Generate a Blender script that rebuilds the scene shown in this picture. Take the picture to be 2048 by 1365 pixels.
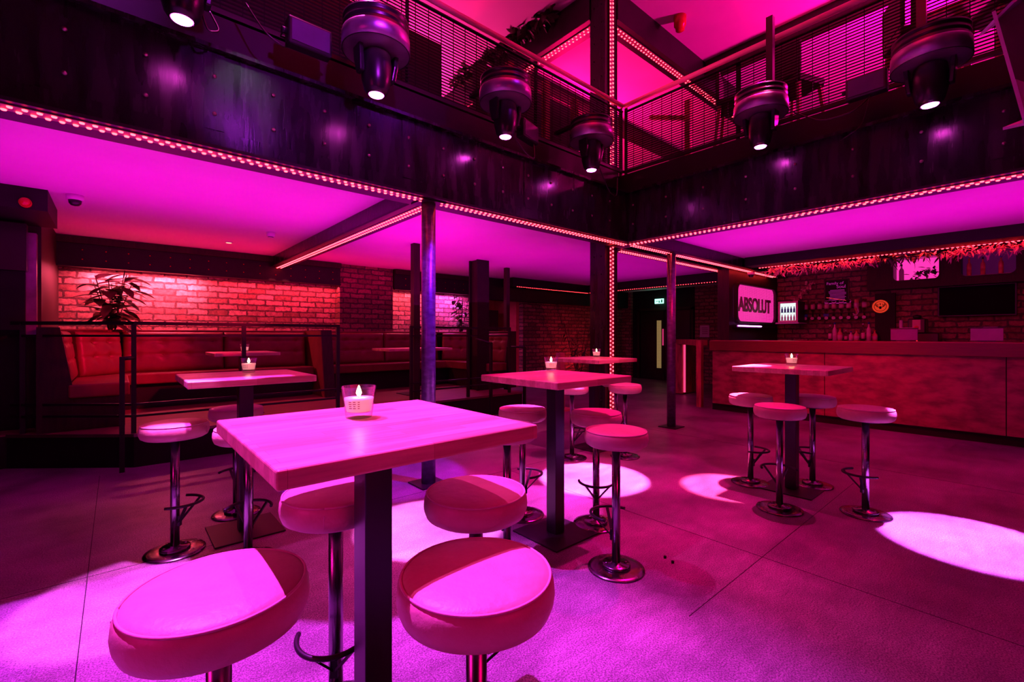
import bpy, math, random
from mathutils import Vector, Matrix
from math import sin, cos, pi, radians as R
random.seed(7)
for o in list(bpy.data.objects): bpy.data.objects.remove(o)
sc = bpy.context.scene
C = sc.collection
# ------------------------------------------------------------------ camera, world, exposure
H = 1.3
TH = R(41.0)                      # camera heading, measured from the room's Y axis towards -X... (forward = sin49, cos49)
cam = bpy.data.cameras.new('camera'); camo = bpy.data.objects.new('camera', cam); C.objects.link(camo)
cam.sensor_width = 36; cam.lens = 36 * 910 / 2048; cam.clip_start = .05; cam.clip_end = 60
cam.shift_y = -10.5 / 2048
camo.location = (0, 0, H); camo.rotation_euler = (pi / 2, 0, -R(41.0))
sc.camera = camo
sc.view_settings.view_transform = 'Standard'
try: sc.view_settings.look = 'None'
except Exception: pass
sc.view_settings.exposure = 0; sc.view_settings.gamma = 1; sc.view_settings.use_curve_mapping = False
w = bpy.data.worlds.new('world'); sc.world = w; w.use_nodes = True
w.node_tree.nodes['Background'].inputs[0].default_value = (.35, .0, .06, 1)
w.node_tree.nodes['Background'].inputs[1].default_value = .005
FX, FY = sin(R(41)), cos(R(41))   # forward
def WX(x, d): return (x * .7547 + d * .6561, -.6561 * x + .7547 * d)

def lamp(kind, name, loc, power, col, to=None, radius=.03, angle=60, blend=.15, size=None, spread=None):
    l = bpy.data.lights.new(name, kind); l.energy = power; l.color = col
    o = bpy.data.objects.new(name, l); C.objects.link(o); o.location = loc
    if kind == 'SPOT': l.spot_size = R(angle); l.spot_blend = blend; l.shadow_soft_size = radius
    if kind == 'POINT': l.shadow_soft_size = radius
    if kind == 'AREA':
        l.shape = 'RECTANGLE'; l.size, l.size_y = size
        if spread: l.spread = R(spread)
    if to is not None:
        o.rotation_euler = (Vector(to) - Vector(loc)).to_track_quat('-Z', 'Y').to_euler()
    return o
MAG = (1, .05, .85); VIO = (.5, .03, 1); RED = (1, .01, .07); PNK = (1, .08, .5)
# high spots over the dance floor (above the balcony edge), they throw the hard table and stool shadows
lamp('SPOT', 'spot_lamp', (-.30, 3.42, 5.75), 5600, (.85, .045, 1.15), to=(-.5, 1.6, 0), radius=.02, angle=52, blend=.5)
lamp('SPOT', 'spot_lamp', (1.0, 3.25, 5.75), 900, (1, .05, .6), to=(.8, 1.5, 0), radius=.02, angle=46, blend=.7)
lamp('SPOT', 'spot_lamp', (4.3, 1.6, 5.6), 2600, (1, .001, .26), to=(3.0, 2.3, 0), radius=.04, angle=40, blend=1)
lamp('AREA', 'red_wash', (2.0, 1.2, 5.85), 66, (1, .001, .03), to=(2.0, 1.2, 0), size=(2.6, 2.6))  # unseen overhead fill added to redden the shaded seats
lamp('AREA', 'pink_side_wash', (-2.3, 1.2, 1.9), 13, (1, .006, .34), to=(1, 1.4, .7), size=(1, .8), spread=110)  # fill light added out of view for the pink left-hand sides
lamp('AREA', 'red_side_wash', (.9, -1.6, 1.6), 7, (1, .0, .16), to=(1.5, 2, .5), size=(1, .8), spread=100)  # weak red fill added behind the camera
# violet beams on the round column and the steel fascia, a pale one on the fascia's cover strip
lamp('SPOT', 'violet_beam', (2.85, 1.6, 4.7), 2200, (.20, .005, 1), to=(2.09, 3.46, 1.1), radius=.03, angle=17, blend=.15)
lamp('SPOT', 'violet_beam', (2.9, .9, 4.6), 35, (.35, .01, 1), to=(2.1, 3.4, 2.75), radius=.05, angle=42, blend=1)
lamp('SPOT', 'pale_beam', (.9, 1.2, 4.4), 36, (.75, .85, 1), to=(.66, 3.4, 2.78), radius=.03, angle=13, blend=1)
lamp('SPOT', 'red_beam', (5.0, 1.9, 2.3), 300, (1, .002, .04), to=(7.9, 2.0, .55), radius=.05, angle=56, blend=1)  # unseen spot added to brighten the bar front
lamp('SPOT', 'red_beam', (1.9, 4.6, 2.4), 1100, (1, .004, .06), to=(-.2, 7.7, 1.0), radius=.05, angle=38, blend=1)
lamp('SPOT', 'violet_beam', (.9, .7, 3.6), 260, (.6, .02, 1), to=(1.25, 3.3, 3.55), radius=.05, angle=56, blend=1)
lamp('SPOT', 'brick_spot', (2.02, 8.36, 2.44), 16, (1, .08, .12), to=(1.88, 8.8, 1.5), radius=.01, angle=34, blend=.6)
lamp('SPOT', 'brick_spot', (2.16, 8.36, 2.44), 16, (1, .08, .12), to=(2.34, 8.8, 1.5), radius=.01, angle=34, blend=.6)
lamp('SPOT', 'pink_beam', (4.3, .9, 5.4), 900, (1, .06, .3), to=(4.1, 3.2, 1.0), radius=.03, angle=24, blend=.5)  # unseen spot added to brighten the far table and its stools
for y_ in (2.6, .4): lamp('SPOT', 'red_floor_fill', (5.35, y_, 2.56), 85, (1, .001, .07), to=(6.3, y_, 0), radius=.04, angle=125, blend=.8)  # hidden spots added behind the beam to redden the bar-side floor
lamp('SPOT', 'red_floor_fill', (6.2, 3.9, 2.6), 60, (1, .001, .06), to=(6.6, 4.9, 0), radius=.04, angle=120, blend=.8)  # one more unseen red fill, for the floor past the corner
# unseen area lights added to brighten the white ceilings under the balcony
lamp('AREA', 'ceiling_wash', (1.2, 5.0, 1.75), 46, (1, .0, .72), to=(1.2, 5.0, 3), size=(4.6, 2.0))
lamp('AREA', 'ceiling_wash', (4.2, 6.0, 1.9), 24, (1, .0, .6), to=(4.2, 6.0, 3), size=(3.0, 2.6))
lamp('AREA', 'ceiling_wash', (.8, 7.8, 2.0), 11, (1, .0, .10), to=(.8, 7.8, 3), size=(3.4, .8))
lamp('AREA', 'ceiling_wash', (3.4, 8.0, 2.0), 8, (1, .0, .14), to=(3.4, 8.0, 3), size=(2.6, .6))
lamp('AREA', 'ceiling_wash', (6.6, 1.2, 1.85), 40, (1, .0, .72), to=(6.6, 1.2, 3), size=(1.8, 5.0))
lamp('AREA', 'ceiling_wash', (7.4, 5.6, 1.9), 14, (1, .0, .66), to=(7.4, 5.6, 3), size=(3.4, 2.4))
lamp('AREA', 'garland_fill', (8.57, .9, 2.495), 22, (1, .012, .03), to=(8.57, .9, 0), size=(.02, 4.6))  # area light added along the LED strip to brighten the garland
# upstairs
lamp('POINT', 'upstairs_lamp', (7.2, 6.3, 4.6), 800, (1, .002, .12), radius=.2)
lamp('POINT', 'upstairs_lamp', (8.0, 0.2, 4.4), 1100, (1, .002, .28), radius=.2)
lamp('POINT', 'upstairs_lamp', (3.6, 7.4, 4.7), 420, (1, .02, .24), radius=.2)
# under the bulkhead lights washing the brick
lamp('AREA', 'bulkhead_lamp', (.35, 8.63, 2.22), 85, (1, .08, .17), to=(.35, 8.76, 0), size=(1.3, .05))
lamp('AREA', 'bulkhead_lamp', (2.2, 8.63, 2.22), 20, (1, .04, .1), to=(2.2, 8.76, 0), size=(1.9, .05))
lamp('AREA', 'bulkhead_lamp', (4.75, 8.63, 2.22), 20, (1, .08, .16), to=(4.75, 8.76, 0), size=(1.0, .05))
lamp('AREA', 'bulkhead_lamp', (5.7, 8.63, 2.22), 26, (1, .08, .75), to=(5.7, 8.76, 0), size=(.8, .05))

# ------------------------------------------------------------------ mesh builder
class MB:
    def __init__(s): s.v = []; s.f = []; s.sm = []
    def add(s, vs, fs, smooth=False):
        n = len(s.v); s.v += [tuple(v) for v in vs]
        for q in fs: s.f.append([i + n for i in q]); s.sm.append(smooth)
        return s
    def box(s, x0, y0, z0, x1, y1, z1):
        return s.add([(x0,y0,z0),(x1,y0,z0),(x1,y1,z0),(x0,y1,z0),(x0,y0,z1),(x1,y0,z1),(x1,y1,z1),(x0,y1,z1)],
                     [(0,3,2,1),(4,5,6,7),(0,1,5,4),(1,2,6,5),(2,3,7,6),(3,0,4,7)])
    def beam(s, p0, p1, w_, h_, up=(0,0,1)):
        p0 = Vector(p0); p1 = Vector(p1); d = (p1 - p0).normalized(); u = Vector(up)
        if abs(d.dot(u)) > .98: u = Vector((0, 1, 0))
        a = d.cross(u).normalized() * w_ / 2; b = a.cross(d).normalized() * h_ / 2
        P = [p0-a-b, p0+a-b, p0+a+b, p0-a+b, p1-a-b, p1+a-b, p1+a+b, p1-a+b]
        return s.add(P, [(0,1,2,3),(7,6,5,4),(0,4,5,1),(1,5,6,2),(2,6,7,3),(3,7,4,0)])
    def lathe(s, prof, c=(0,0,0), n=32, rot=None, smooth=True):
        vs = []
        for r, z in prof:
            for k in range(n):
                a = 2*pi*k/n; p = Vector((r*cos(a), r*sin(a), z))
                if rot is not None: p = rot @ p
                vs.append((p.x+c[0], p.y+c[1], p.z+c[2]))
        m = len(prof); fs = []
        for i in range(m-1):
            for k in range(n): fs.append((i*n+k, i*n+(k+1)%n, (i+1)*n+(k+1)%n, (i+1)*n+k))
        s.add(vs, fs, smooth); b = len(s.v) - m*n
        if prof[0][0] > 1e-5: s.f.append([b+k for k in range(n)][::-1]); s.sm.append(False)
        if prof[-1][0] > 1e-5: s.f.append([b+(m-1)*n+k for k in range(n)]); s.sm.append(False)
        return s
    def cyl(s, p0, p1, r, n=16, r1=None):
        p0 = Vector(p0); p1 = Vector(p1); d = p1-p0
        q = d.to_track_quat('Z', 'Y').to_matrix()
        return s.lathe([(r, 0), (r if r1 is None else r1, d.length)], p0, n, q)
    def tube(s, pts, r, n=8):
        pts = [Vector(p) for p in pts]; m = len(pts); vs = []
        prev = None
        for i, p in enumerate(pts):
            d = (pts[min(i+1, m-1)] - pts[max(i-1, 0)]).normalized()
            if prev is None:
                a = d.cross(Vector((0,0,1)))
                if a.length < .05: a = d.cross(Vector((0,1,0)))
            else: a = prev - d*prev.dot(d)
            a.normalize(); prev = a; b = d.cross(a)
            for k in range(n):
                t = 2*pi*k/n; vs.append(p + a*r*cos(t) + b*r*sin(t))
        fs = [(i*n+k, i*n+(k+1)%n, (i+1)*n+(k+1)%n, (i+1)*n+k) for i in range(m-1) for k in range(n)]
        s.add(vs, fs, True); b0 = len(s.v)-m*n
        s.f.append([b0+k for k in range(n)][::-1]); s.sm.append(False)
        s.f.append([b0+(m-1)*n+k for k in range(n)]); s.sm.append(False)
        return s
    def prism(s, pts, d, smooth=False):          # pts: 3D polygon, d: extrusion vector
        n = len(pts); d = Vector(d); P = [Vector(p) for p in pts]
        vs = P + [p+d for p in P]
        fs = [list(range(n))[::-1], list(range(n, 2*n))] + [(i, (i+1)%n, n+(i+1)%n, n+i) for i in range(n)]
        return s.add(vs, fs, smooth)
    def leaf(s, p, d, up, L, W_, bend=.25):
        p = Vector(p); d = Vector(d).normalized(); a = d.cross(Vector(up)); 
        if a.length < .01: a = Vector((1,0,0))
        a.normalize(); u = a.cross(d)
        pr = [(0,.08),(.25,.8),(.5,1),(.75,.7),(1,.03)]
        vs = []
        for t, ww in pr:
            c = p + d*L*t - u*(bend*L*t*t)
            vs += [c - a*W_*ww/2, c - u*W_*.12*ww, c + a*W_*ww/2]
        fs = []
        for i in range(4):
            fs += [(3*i,3*i+1,3*i+4,3*i+3),(3*i+1,3*i+2,3*i+5,3*i+4)]
        return s.add(vs, fs, True)
    def build(s, name, m=None, parent=None, bevel=0, seg=2, loc=None):
        me = bpy.data.meshes.new(name); me.from_pydata([tuple(v) for v in s.v], [], s.f); me.update()
        for i, p in enumerate(me.polygons): p.use_smooth = s.sm[i]
        if m: me.materials.append(m)
        o = bpy.data.objects.new(name, me); C.objects.link(o)
        if parent: o.parent = parent
        if loc: o.location = loc
        if bevel:
            b = o.modifiers.new('bevel', 'BEVEL'); b.width = bevel; b.segments = seg; b.limit_method = 'ANGLE'; b.angle_limit = R(40)
        return o
def tag(o, label=None, cat=None, group=None, kind=None):
    if label: o['label'] = label
    if cat: o['category'] = cat
    if group: o['group'] = group
    if kind: o['kind'] = kind
    return o
def empty(name, loc=(0,0,0), rz=0, label=None, cat=None, group=None, kind=None):
    o = bpy.data.objects.new(name, None); C.objects.link(o); o.location = loc; o.rotation_euler = (0,0,rz); o.empty_display_size = .1
    return tag(o, label, cat, group, kind)
def copy_tree(o, parent=None, first=True):
    c = o.copy(); C.objects.link(c)
    if parent: c.parent = parent
    for ch in [q for q in KIDS.get(o.name, [])]: copy_tree(ch, c, False)
    return c
KIDS = {}
def reg(root):
    for ch in root.children_recursive: pass
    def rec(o):
        KIDS[o.name] = list(o.children)
        for q in o.children: rec(q)
    rec(root)
# ------------------------------------------------------------------ materials
def new_mat(name):
    m = bpy.data.materials.new(name); m.use_nodes = True; nt = m.node_tree
    return m, nt, nt.nodes['Principled BSDF']
def ramp(nt, fac, c0, c1, p0=0., p1=1.):
    r = nt.nodes.new('ShaderNodeValToRGB'); e = r.color_ramp.elements
    e[0].position = p0; e[1].position = p1; e[0].color = (*c0, 1); e[1].color = (*c1, 1)
    nt.links.new(fac, r.inputs[0]); return r
def mapping(nt, scale=(1,1,1), obj=True, rot=(0,0,0)):
    t = nt.nodes.new('ShaderNodeTexCoord'); mp = nt.nodes.new('ShaderNodeMapping')
    mp.inputs['Scale'].default_value = scale; mp.inputs['Rotation'].default_value = rot
    nt.links.new(t.outputs['Object'], mp.inputs['Vector']); return mp.outputs[0]
def noise(nt, vec, sc_=5, det=4, rough=.55):
    n = nt.nodes.new('ShaderNodeTexNoise'); n.inputs['Scale'].default_value = sc_; n.inputs['Detail'].default_value = det
    n.inputs['Roughness'].default_value = rough; nt.links.new(vec, n.inputs['Vector']); return n.outputs[0]
def bump(nt, h, bs, st=.3, dist=.01):
    b = nt.nodes.new('ShaderNodeBump'); b.inputs['Strength'].default_value = st; b.inputs['Distance'].default_value = dist
    nt.links.new(h, b.inputs['Height']); nt.links.new(b.outputs[0], bs.inputs['Normal'])
def simple(name, c0, c1=None, rough=.5, metal=0, sc_=6, scale=(1,1,1), bst=0, bd=.005, rr=None, spec=.5, p=(.3,.7)):
    m, nt, b = new_mat(name); c1 = c1 or tuple(x*.75 for x in c0)
    v = mapping(nt, scale); n = noise(nt, v, sc_)
    nt.links.new(ramp(nt, n, c0, c1, *p).outputs[0], b.inputs['Base Color'])
    b.inputs['Roughness'].default_value = rough; b.inputs['Metallic'].default_value = metal
    b.inputs['Specular IOR Level'].default_value = spec
    if rr:
        q = ramp(nt, n, (rr[0],)*3, (rr[1],)*3, .3, .7); nt.links.new(q.outputs[0], b.inputs['Roughness'])
    if bst: bump(nt, noise(nt, v, sc_*4, 6), b, bst, bd)
    return m
def emis(name, col, st, sampling='FRONT'):
    m, nt, b = new_mat(name); b.inputs['Base Color'].default_value = (*[min(1,c*.4) for c in col], 1)
    b.inputs['Emission Color'].default_value = (*col, 1); b.inputs['Emission Strength'].default_value = st
    try: m.cycles.emission_sampling = sampling
    except Exception: pass
    return m
def brick(name, axis, c1, c2, mort, bw=.28, bh=.096, bst=.9):
    m, nt, b = new_mat(name); N = nt.nodes; L = nt.links
    g = N.new('ShaderNodeNewGeometry'); sp = N.new('ShaderNodeSeparateXYZ'); L.new(g.outputs['Position'], sp.inputs[0])
    cb = N.new('ShaderNodeCombineXYZ'); L.new(sp.outputs[axis], cb.inputs[0]); L.new(sp.outputs[2], cb.inputs[1])
    nz = N.new('ShaderNodeTexNoise'); nz.inputs['Scale'].default_value = 14; nz.inputs['Detail'].default_value = 5; L.new(g.outputs['Position'], nz.inputs['Vector'])
    sub = N.new('ShaderNodeVectorMath'); sub.operation = 'SUBTRACT'; L.new(nz.outputs['Color'], sub.inputs[0]); sub.inputs[1].default_value = (.5,.5,.5)
    scl = N.new('ShaderNodeVectorMath'); scl.operation = 'SCALE'; L.new(sub.outputs[0], scl.inputs[0]); scl.inputs['Scale'].default_value = .05
    ad = N.new('ShaderNodeVectorMath'); ad.operation = 'ADD'; L.new(cb.outputs[0], ad.inputs[0]); L.new(scl.outputs[0], ad.inputs[1])
    br = N.new('ShaderNodeTexBrick'); L.new(ad.outputs[0], br.inputs['Vector'])
    br.inputs['Scale'].default_value = 1; br.inputs['Brick Width'].default_value = bw; br.inputs['Row Height'].default_value = bh
    br.inputs['Mortar Size'].default_value = .014; br.inputs['Mortar Smooth'].default_value = .25; br.inputs['Bias'].default_value = -.1
    br.inputs['Color1'].default_value = (*c1, 1); br.inputs['Color2'].default_value = (*c2, 1); br.inputs['Mortar'].default_value = (*mort, 1)
    n2 = noise(nt, g.outputs['Position'], 22, 6, .65)
    mx = N.new('ShaderNodeMix'); mx.data_type = 'RGBA'; mx.blend_type = 'MULTIPLY'; mx.inputs[0].default_value = .85
    L.new(br.outputs['Color'], mx.inputs[6]); L.new(ramp(nt, n2, (.35,.35,.35), (1.25,1.2,1.2), .3, .7).outputs[0], mx.inputs[7])
    L.new(mx.outputs[2], b.inputs['Base Color']); b.inputs['Roughness'].default_value = .85
    inv = N.new('ShaderNodeMath'); inv.operation = 'SUBTRACT'; inv.inputs[0].default_value = 1; L.new(br.outputs['Fac'], inv.inputs[1])
    am = N.new('ShaderNodeMath'); am.operation = 'MULTIPLY_ADD'; L.new(n2, am.inputs[0]); am.inputs[1].default_value = .45; L.new(inv.outputs[0], am.inputs[2])
    bump(nt, am.outputs[0], b, bst, .02)
    return m
def floor_mat():
    m, nt, b = new_mat('floor_vinyl'); g = nt.nodes.new('ShaderNodeNewGeometry'); P = g.outputs['Position']; L = nt.links
    big = noise(nt, P, 1.3, 6, .6); fine = noise(nt, P, 150, 3, .7)
    st = nt.nodes.new('ShaderNodeMapping'); st.inputs['Scale'].default_value = (1, 3, 1); st.inputs['Rotation'].default_value = (0,0,.2); L.new(P, st.inputs[0])
    streak = noise(nt, st.outputs[0], 5, 10, .72)
    a = ramp(nt, big, (.06,.057,.057), (.24,.23,.23), .3, .7)
    mx = nt.nodes.new('ShaderNodeMix'); mx.data_type = 'RGBA'; mx.blend_type = 'MULTIPLY'; mx.inputs[0].default_value = .8
    L.new(a.outputs[0], mx.inputs[6]); L.new(ramp(nt, fine, (.25,.25,.25), (2.0,2.0,2.0), .38, .62).outputs[0], mx.inputs[7])
    m2 = nt.nodes.new('ShaderNodeMix'); m2.data_type = 'RGBA'; m2.blend_type = 'MULTIPLY'; m2.inputs[0].default_value = .7
    L.new(mx.outputs[2], m2.inputs[6]); L.new(ramp(nt, streak, (.6,.6,.6), (1.3,1.3,1.3), .3, .7).outputs[0], m2.inputs[7])
    L.new(m2.outputs[2], b.inputs['Base Color'])
    L.new(ramp(nt, streak, (.3,)*3, (.55,)*3, .3, .7).outputs[0], b.inputs['Roughness'])
    bump(nt, fine, b, .35, .002); b.inputs['Specular IOR Level'].default_value = .3
    return m
def wood_mat(name, c0, c1, axis=0, plank=.045, rough=.45, gs=1.):
    m, nt, b = new_mat(name); L = nt.links; N = nt.nodes
    t = N.new('ShaderNodeTexCoord'); sp = N.new('ShaderNodeSeparateXYZ'); L.new(t.outputs['Object'], sp.inputs[0])
    cb = N.new('ShaderNodeCombineXYZ'); L.new(sp.outputs[axis], cb.inputs[0]); L.new(sp.outputs[1-axis], cb.inputs[1])
    br = N.new('ShaderNodeTexBrick'); L.new(cb.outputs[0], br.inputs['Vector']); br.inputs['Scale'].default_value = 1
    br.inputs['Brick Width'].default_value = .33; br.inputs['Row Height'].default_value = plank; br.inputs['Mortar Size'].default_value = .0006; br.inputs['Mortar Smooth'].default_value = .3
    br.inputs['Color1'].default_value = (*c0,1); br.inputs['Color2'].default_value = (*c1,1); br.inputs['Mortar'].default_value = (*[x*.6 for x in c1],1)
    sc3 = [18,18,18]; sc3[axis] = 1.6
    g = mapping(nt, tuple(x*gs for x in sc3)); n = noise(nt, g, 3, 7, .6)
    mx = N.new('ShaderNodeMix'); mx.data_type = 'RGBA'; mx.blend_type = 'MULTIPLY'; mx.inputs[0].default_value = .6
    L.new(br.outputs[0], mx.inputs[6]); L.new(ramp(nt, n, (.55,)*3, (1.15,)*3, .3, .7).outputs[0], mx.inputs[7]); L.new(mx.outputs[2], b.inputs['Base Color'])
    b.inputs['Roughness'].default_value = rough; bump(nt, n, b, .12, .002)
    return m
def thin_glass(name):
    m = bpy.data.materials.new(name); m.use_nodes = True; nt = m.node_tree; N = nt.nodes; N.clear()
    o = N.new('ShaderNodeOutputMaterial'); mx = N.new('ShaderNodeMixShader'); t = N.new('ShaderNodeBsdfTransparent'); g = N.new('ShaderNodeBsdfGlossy')
    t.inputs[0].default_value = (.93,.93,.93,1); g.inputs['Roughness'].default_value = .03
    lw = N.new('ShaderNodeLayerWeight'); lw.inputs[0].default_value = .5
    pw = N.new('ShaderNodeMath'); pw.operation = 'POWER'; pw.inputs[1].default_value = 2.5; nt.links.new(lw.outputs['Facing'], pw.inputs[0])
    ma = N.new('ShaderNodeMath'); ma.operation = 'MULTIPLY_ADD'; ma.inputs[1].default_value = .6; ma.inputs[2].default_value = .04; nt.links.new(pw.outputs[0], ma.inputs[0])
    nt.links.new(ma.outputs[0], mx.inputs[0]); nt.links.new(t.outputs[0], mx.inputs[1]); nt.links.new(g.outputs[0], mx.inputs[2]); nt.links.new(mx.outputs[0], o.inputs[0])
    return m
def glass_mat(name, col=(1,1,1), rough=.0):
    m, nt, b = new_mat(name); b.inputs['Base Color'].default_value = (*col,1); b.inputs['Transmission Weight'].default_value = 1
    b.inputs['Roughness'].default_value = rough; b.inputs['IOR'].default_value = 1.45; return m
M = dict(
 floor=floor_mat(),
 ceil=simple('ceiling_paint', (.75,.74,.74), (.7,.69,.69), .7, sc_=2),
 upceil=simple('upper_ceiling_paint', (.72,.70,.70), (.66,.64,.64), .7, sc_=2),
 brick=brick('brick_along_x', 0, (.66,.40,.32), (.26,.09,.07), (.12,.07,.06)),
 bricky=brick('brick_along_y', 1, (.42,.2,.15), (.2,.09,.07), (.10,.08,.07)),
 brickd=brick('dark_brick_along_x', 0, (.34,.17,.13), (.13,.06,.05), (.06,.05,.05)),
 steel=simple('blackened_steel', (.004,.003,.004), (.018,.017,.018), .3, .05, 3.2, (3.5,3.5,.5), .25, .004, rr=(.16,.34), spec=.3),
 steelp=simple('dark_steel_plain', (.008,.007,.008), (.014,.013,.014), .45, .1, 5, spec=.3),
 black=simple('black_paint', (.006,.006,.006), (.01,.01,.01), .55, 0, 5, spec=.25),
 gloss=simple('black_plastic', (.007,.007,.008), (.01,.01,.011), .3, 0, 4),
 galv=simple('galvanised_band', (.32,.31,.36), (.5,.48,.52), .35, .9, 7, rr=(.25,.5)),
 mesh=simple('mesh_paint', (.004,.004,.004), None, .6, spec=.08),
 channel=simple('led_channel', (.22,.16,.16), None, .5),
 dwood=simple('dark_stained_timber', (.010,.006,.005), (.030,.014,.010), .5, 0, 4, (8,8,1), .2, .003, spec=.3),
 barwood=wood_mat('bar_rail_wood', (.35,.12,.06), (.2,.06,.03), 1, .06, .3),
 rustic=simple('rustic_timber', (.5,.2,.1), (.14,.05,.03), .6, 0, 3, (6,6,1.2), .5, .006),
 panel=simple('aged_bar_panel', (.28,.10,.085), (.11,.035,.03), .4, .1, 4.5, (1,1,2.2), .3, .004, p=(.38,.66)),
 block=wood_mat('butcher_block', (.64,.48,.27), (.44,.30,.15), 0, .042, .4),
 blocky=wood_mat('butcher_block_dark', (.6,.33,.2), (.45,.22,.12), 0, .05, .4),
 seat=simple('cream_leather', (.48,.35,.24), (.40,.28,.19), .42, 0, 9, (1,1,1), .7, .004),
 piping=simple('seat_piping', (.5,.36,.30), (.42,.3,.25), .5),
 booth=simple('tan_booth_leather', (.17,.038,.03), (.11,.025,.02), .4, 0, 5, (1,1,1), .2, .002, spec=.3),
 chrome=simple('brushed_chrome', (.30,.29,.32), (.22,.22,.24), .27, 1, 6),
 base=simple('worn_chrome_base', (.10,.09,.10), (.2,.19,.2), .2, 1, 8, rr=(.1,.35)),
 rail=simple('timber_handrail', (.8,.5,.4), (.65,.38,.3), .4, 0, 4, (1,1,1)),
 white=simple('white_plastic', (.7,.7,.7), (.62,.62,.62), .4),
 wax=None, led=emis('red_led_diode', (1,.021,.030), 22), lens=emis('moving_head_lens', (1,.05,.75), 110),
 flame=emis('candle_flame', (1,.55,.22), 60, 'NONE'),
 glass=thin_glass('clear_glass'), pglass=glass_mat('tinted_bottle', (.85,.5,.6), .05),
 leaf=simple('dark_leaf', (.03,.07,.02), (.09,.13,.05), .35, 0, 9),
 pleaf=simple('dry_garland_leaf', (.6,.42,.3), (.8,.6,.45), .5, 0, 9),
 pot=simple('plant_pot', (.05,.04,.04), None, .6),
 redplastic=simple('red_plastic', (.6,.03,.02), (.5,.02,.015), .25),
 pink=emis('pink_glow', (1,.035,.42), 1.1), dimpink=emis('dim_violet_glow', (.22,.01,.2), .12),
 ink=simple('dark_print', (.2,.02,.08), None, .6),
)
m, nt, b = new_mat('candle_wax'); b.inputs['Base Color'].default_value = (.9,.78,.66,1); b.inputs['Roughness'].default_value = .5
b.inputs['Subsurface Weight'].default_value = .5; b.inputs['Subsurface Radius'].default_value = (.03,.02,.015); b.inputs['Subsurface Scale'].default_value = 1
b.inputs['Emission Color'].default_value = (1,.33,.36,1); b.inputs['Emission Strength'].default_value = .75; M['wax'] = m  # wax glows by itself, in place of flame light inside it
def text_mesh(name, body, size, mat_, parent=None, loc=(0,0,0), rot=(0,0,0), ext=.002, align='LEFT', sx=1, ofs=0):
    cu = bpy.data.curves.new('t', 'FONT'); cu.body = body; cu.size = size; cu.extrude = ext; cu.offset = ofs; cu.align_x = align
    to = bpy.data.objects.new('t', cu); C.objects.link(to); bpy.context.view_layer.update()
    me = bpy.data.meshes.new_from_object(to); bpy.data.objects.remove(to)
    me.name = name
    o = bpy.data.objects.new(name, me); C.objects.link(o); me.materials.clear(); me.materials.append(mat_)
    o.location = loc; o.rotation_euler = rot; o.scale = (sx,1,1)
    if parent: o.parent = parent
    return o
def rrect(w_, h_, r, n=5):
    pts = []
    for cx, cy, a0 in ((w_/2-r, h_/2-r, 0), (-w_/2+r, h_/2-r, 90), (-w_/2+r, -h_/2+r, 180), (w_/2-r, -h_/2+r, 270)):
        for k in range(n+1):
            a = R(a0 + 90*k/n); pts.append((cx+r*cos(a), cy+r*sin(a)))
    return pts
def struct(name, mb, m, **k):
    o = mb.build(name, m, **k); o['kind'] = 'structure'; return o
# ------------------------------------------------------------------ setting
ZC, ZB, ZF = 2.65, 2.47, 3.09
f = MB().box(-4, -4, -.1, 14, 10, 0); struct('floor', f, M['floor'])
for i, (x0,y0,x1,y1) in enumerate(((-3.0,3.345,4.6,3.349),(2.86,-.5,2.864,3.34),(-.12,-.5,-.116,5.7),(2.0,1.05,4.9,1.054),(5.6,-3,5.604,6))):
    struct('trim_%d' % (20+i), MB().box(x0,y0,0,x1,y1,.0008), M['black'])['label'] = 'dark seam between floor sheets'
# ceilings
c = MB().box(-4, 3.6, ZC, 12, 8.9, ZC+.05); struct('ceiling', c, M['ceil'])
c = MB().box(5.1, -4, ZC, 8.4, 3.6, ZC+.05); struct('ceiling', c, M['ceil'])
c = MB().box(8.4, -4, ZC, 12.2, 3.5, ZC+.05); struct('ceiling', c, M['black'])
c = MB().box(-4, 3.6, ZC+.05, 14, 9.4, 3.40).box(5.1, -4, ZC+.05, 14, 3.6, 3.40); struct('floor', c, M['black'])
c = MB().box(-4, -4, 6.0, 14, 10, 6.1); struct('ceiling', c, M['upceil'])
# walls
struct('wall_back', MB().box(-.7, 8.8, 0, 6.35, 8.95, 3.0), M['brick'])
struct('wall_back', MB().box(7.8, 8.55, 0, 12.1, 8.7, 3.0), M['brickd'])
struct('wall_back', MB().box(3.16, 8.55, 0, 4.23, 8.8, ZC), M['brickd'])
rw = simple('red_lit_wall', (.6,.12,.12), None, .6)  # red light on this plain wall is put into its base colour
struct('wall_back', MB().box(6.35, 9.6, 0, 7.8, 9.7, 3.0), rw)
struct('wall_right', MB().box(7.7, 8.7, 0, 7.8, 9.6, 3.0), rw); struct('wall_left', MB().box(6.25,8.95,0,6.35,9.6,3.0), rw)
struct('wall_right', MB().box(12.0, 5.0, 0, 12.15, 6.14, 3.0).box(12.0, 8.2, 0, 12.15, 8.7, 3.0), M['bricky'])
struct('wall_right', MB().box(12.1, 6.0, 0, 12.25, 8.3, 3.0).box(12.0, 3.5, 0, 12.1, 5.0, 3.0), M['black'])
struct('wall_left', MB().box(-.75, 6.9, 0, -.6, 8.95, ZC), M['dwood'])
struct('wall_left', MB().box(-4, 6.9, 0, -.75, 7.05, ZC), M['black'])
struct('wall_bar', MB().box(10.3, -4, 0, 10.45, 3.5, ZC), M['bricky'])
struct('wall_end', MB().box(8.05, 3.5, 0, 10.45, 3.7, ZC), M['dwood'])
struct('wall_upper', MB().box(-4, 9.4, 3.4, 14, 9.5, 6).box(13.9, -4, 3.4, 14, 9.4, 6), M['upceil'])
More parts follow.
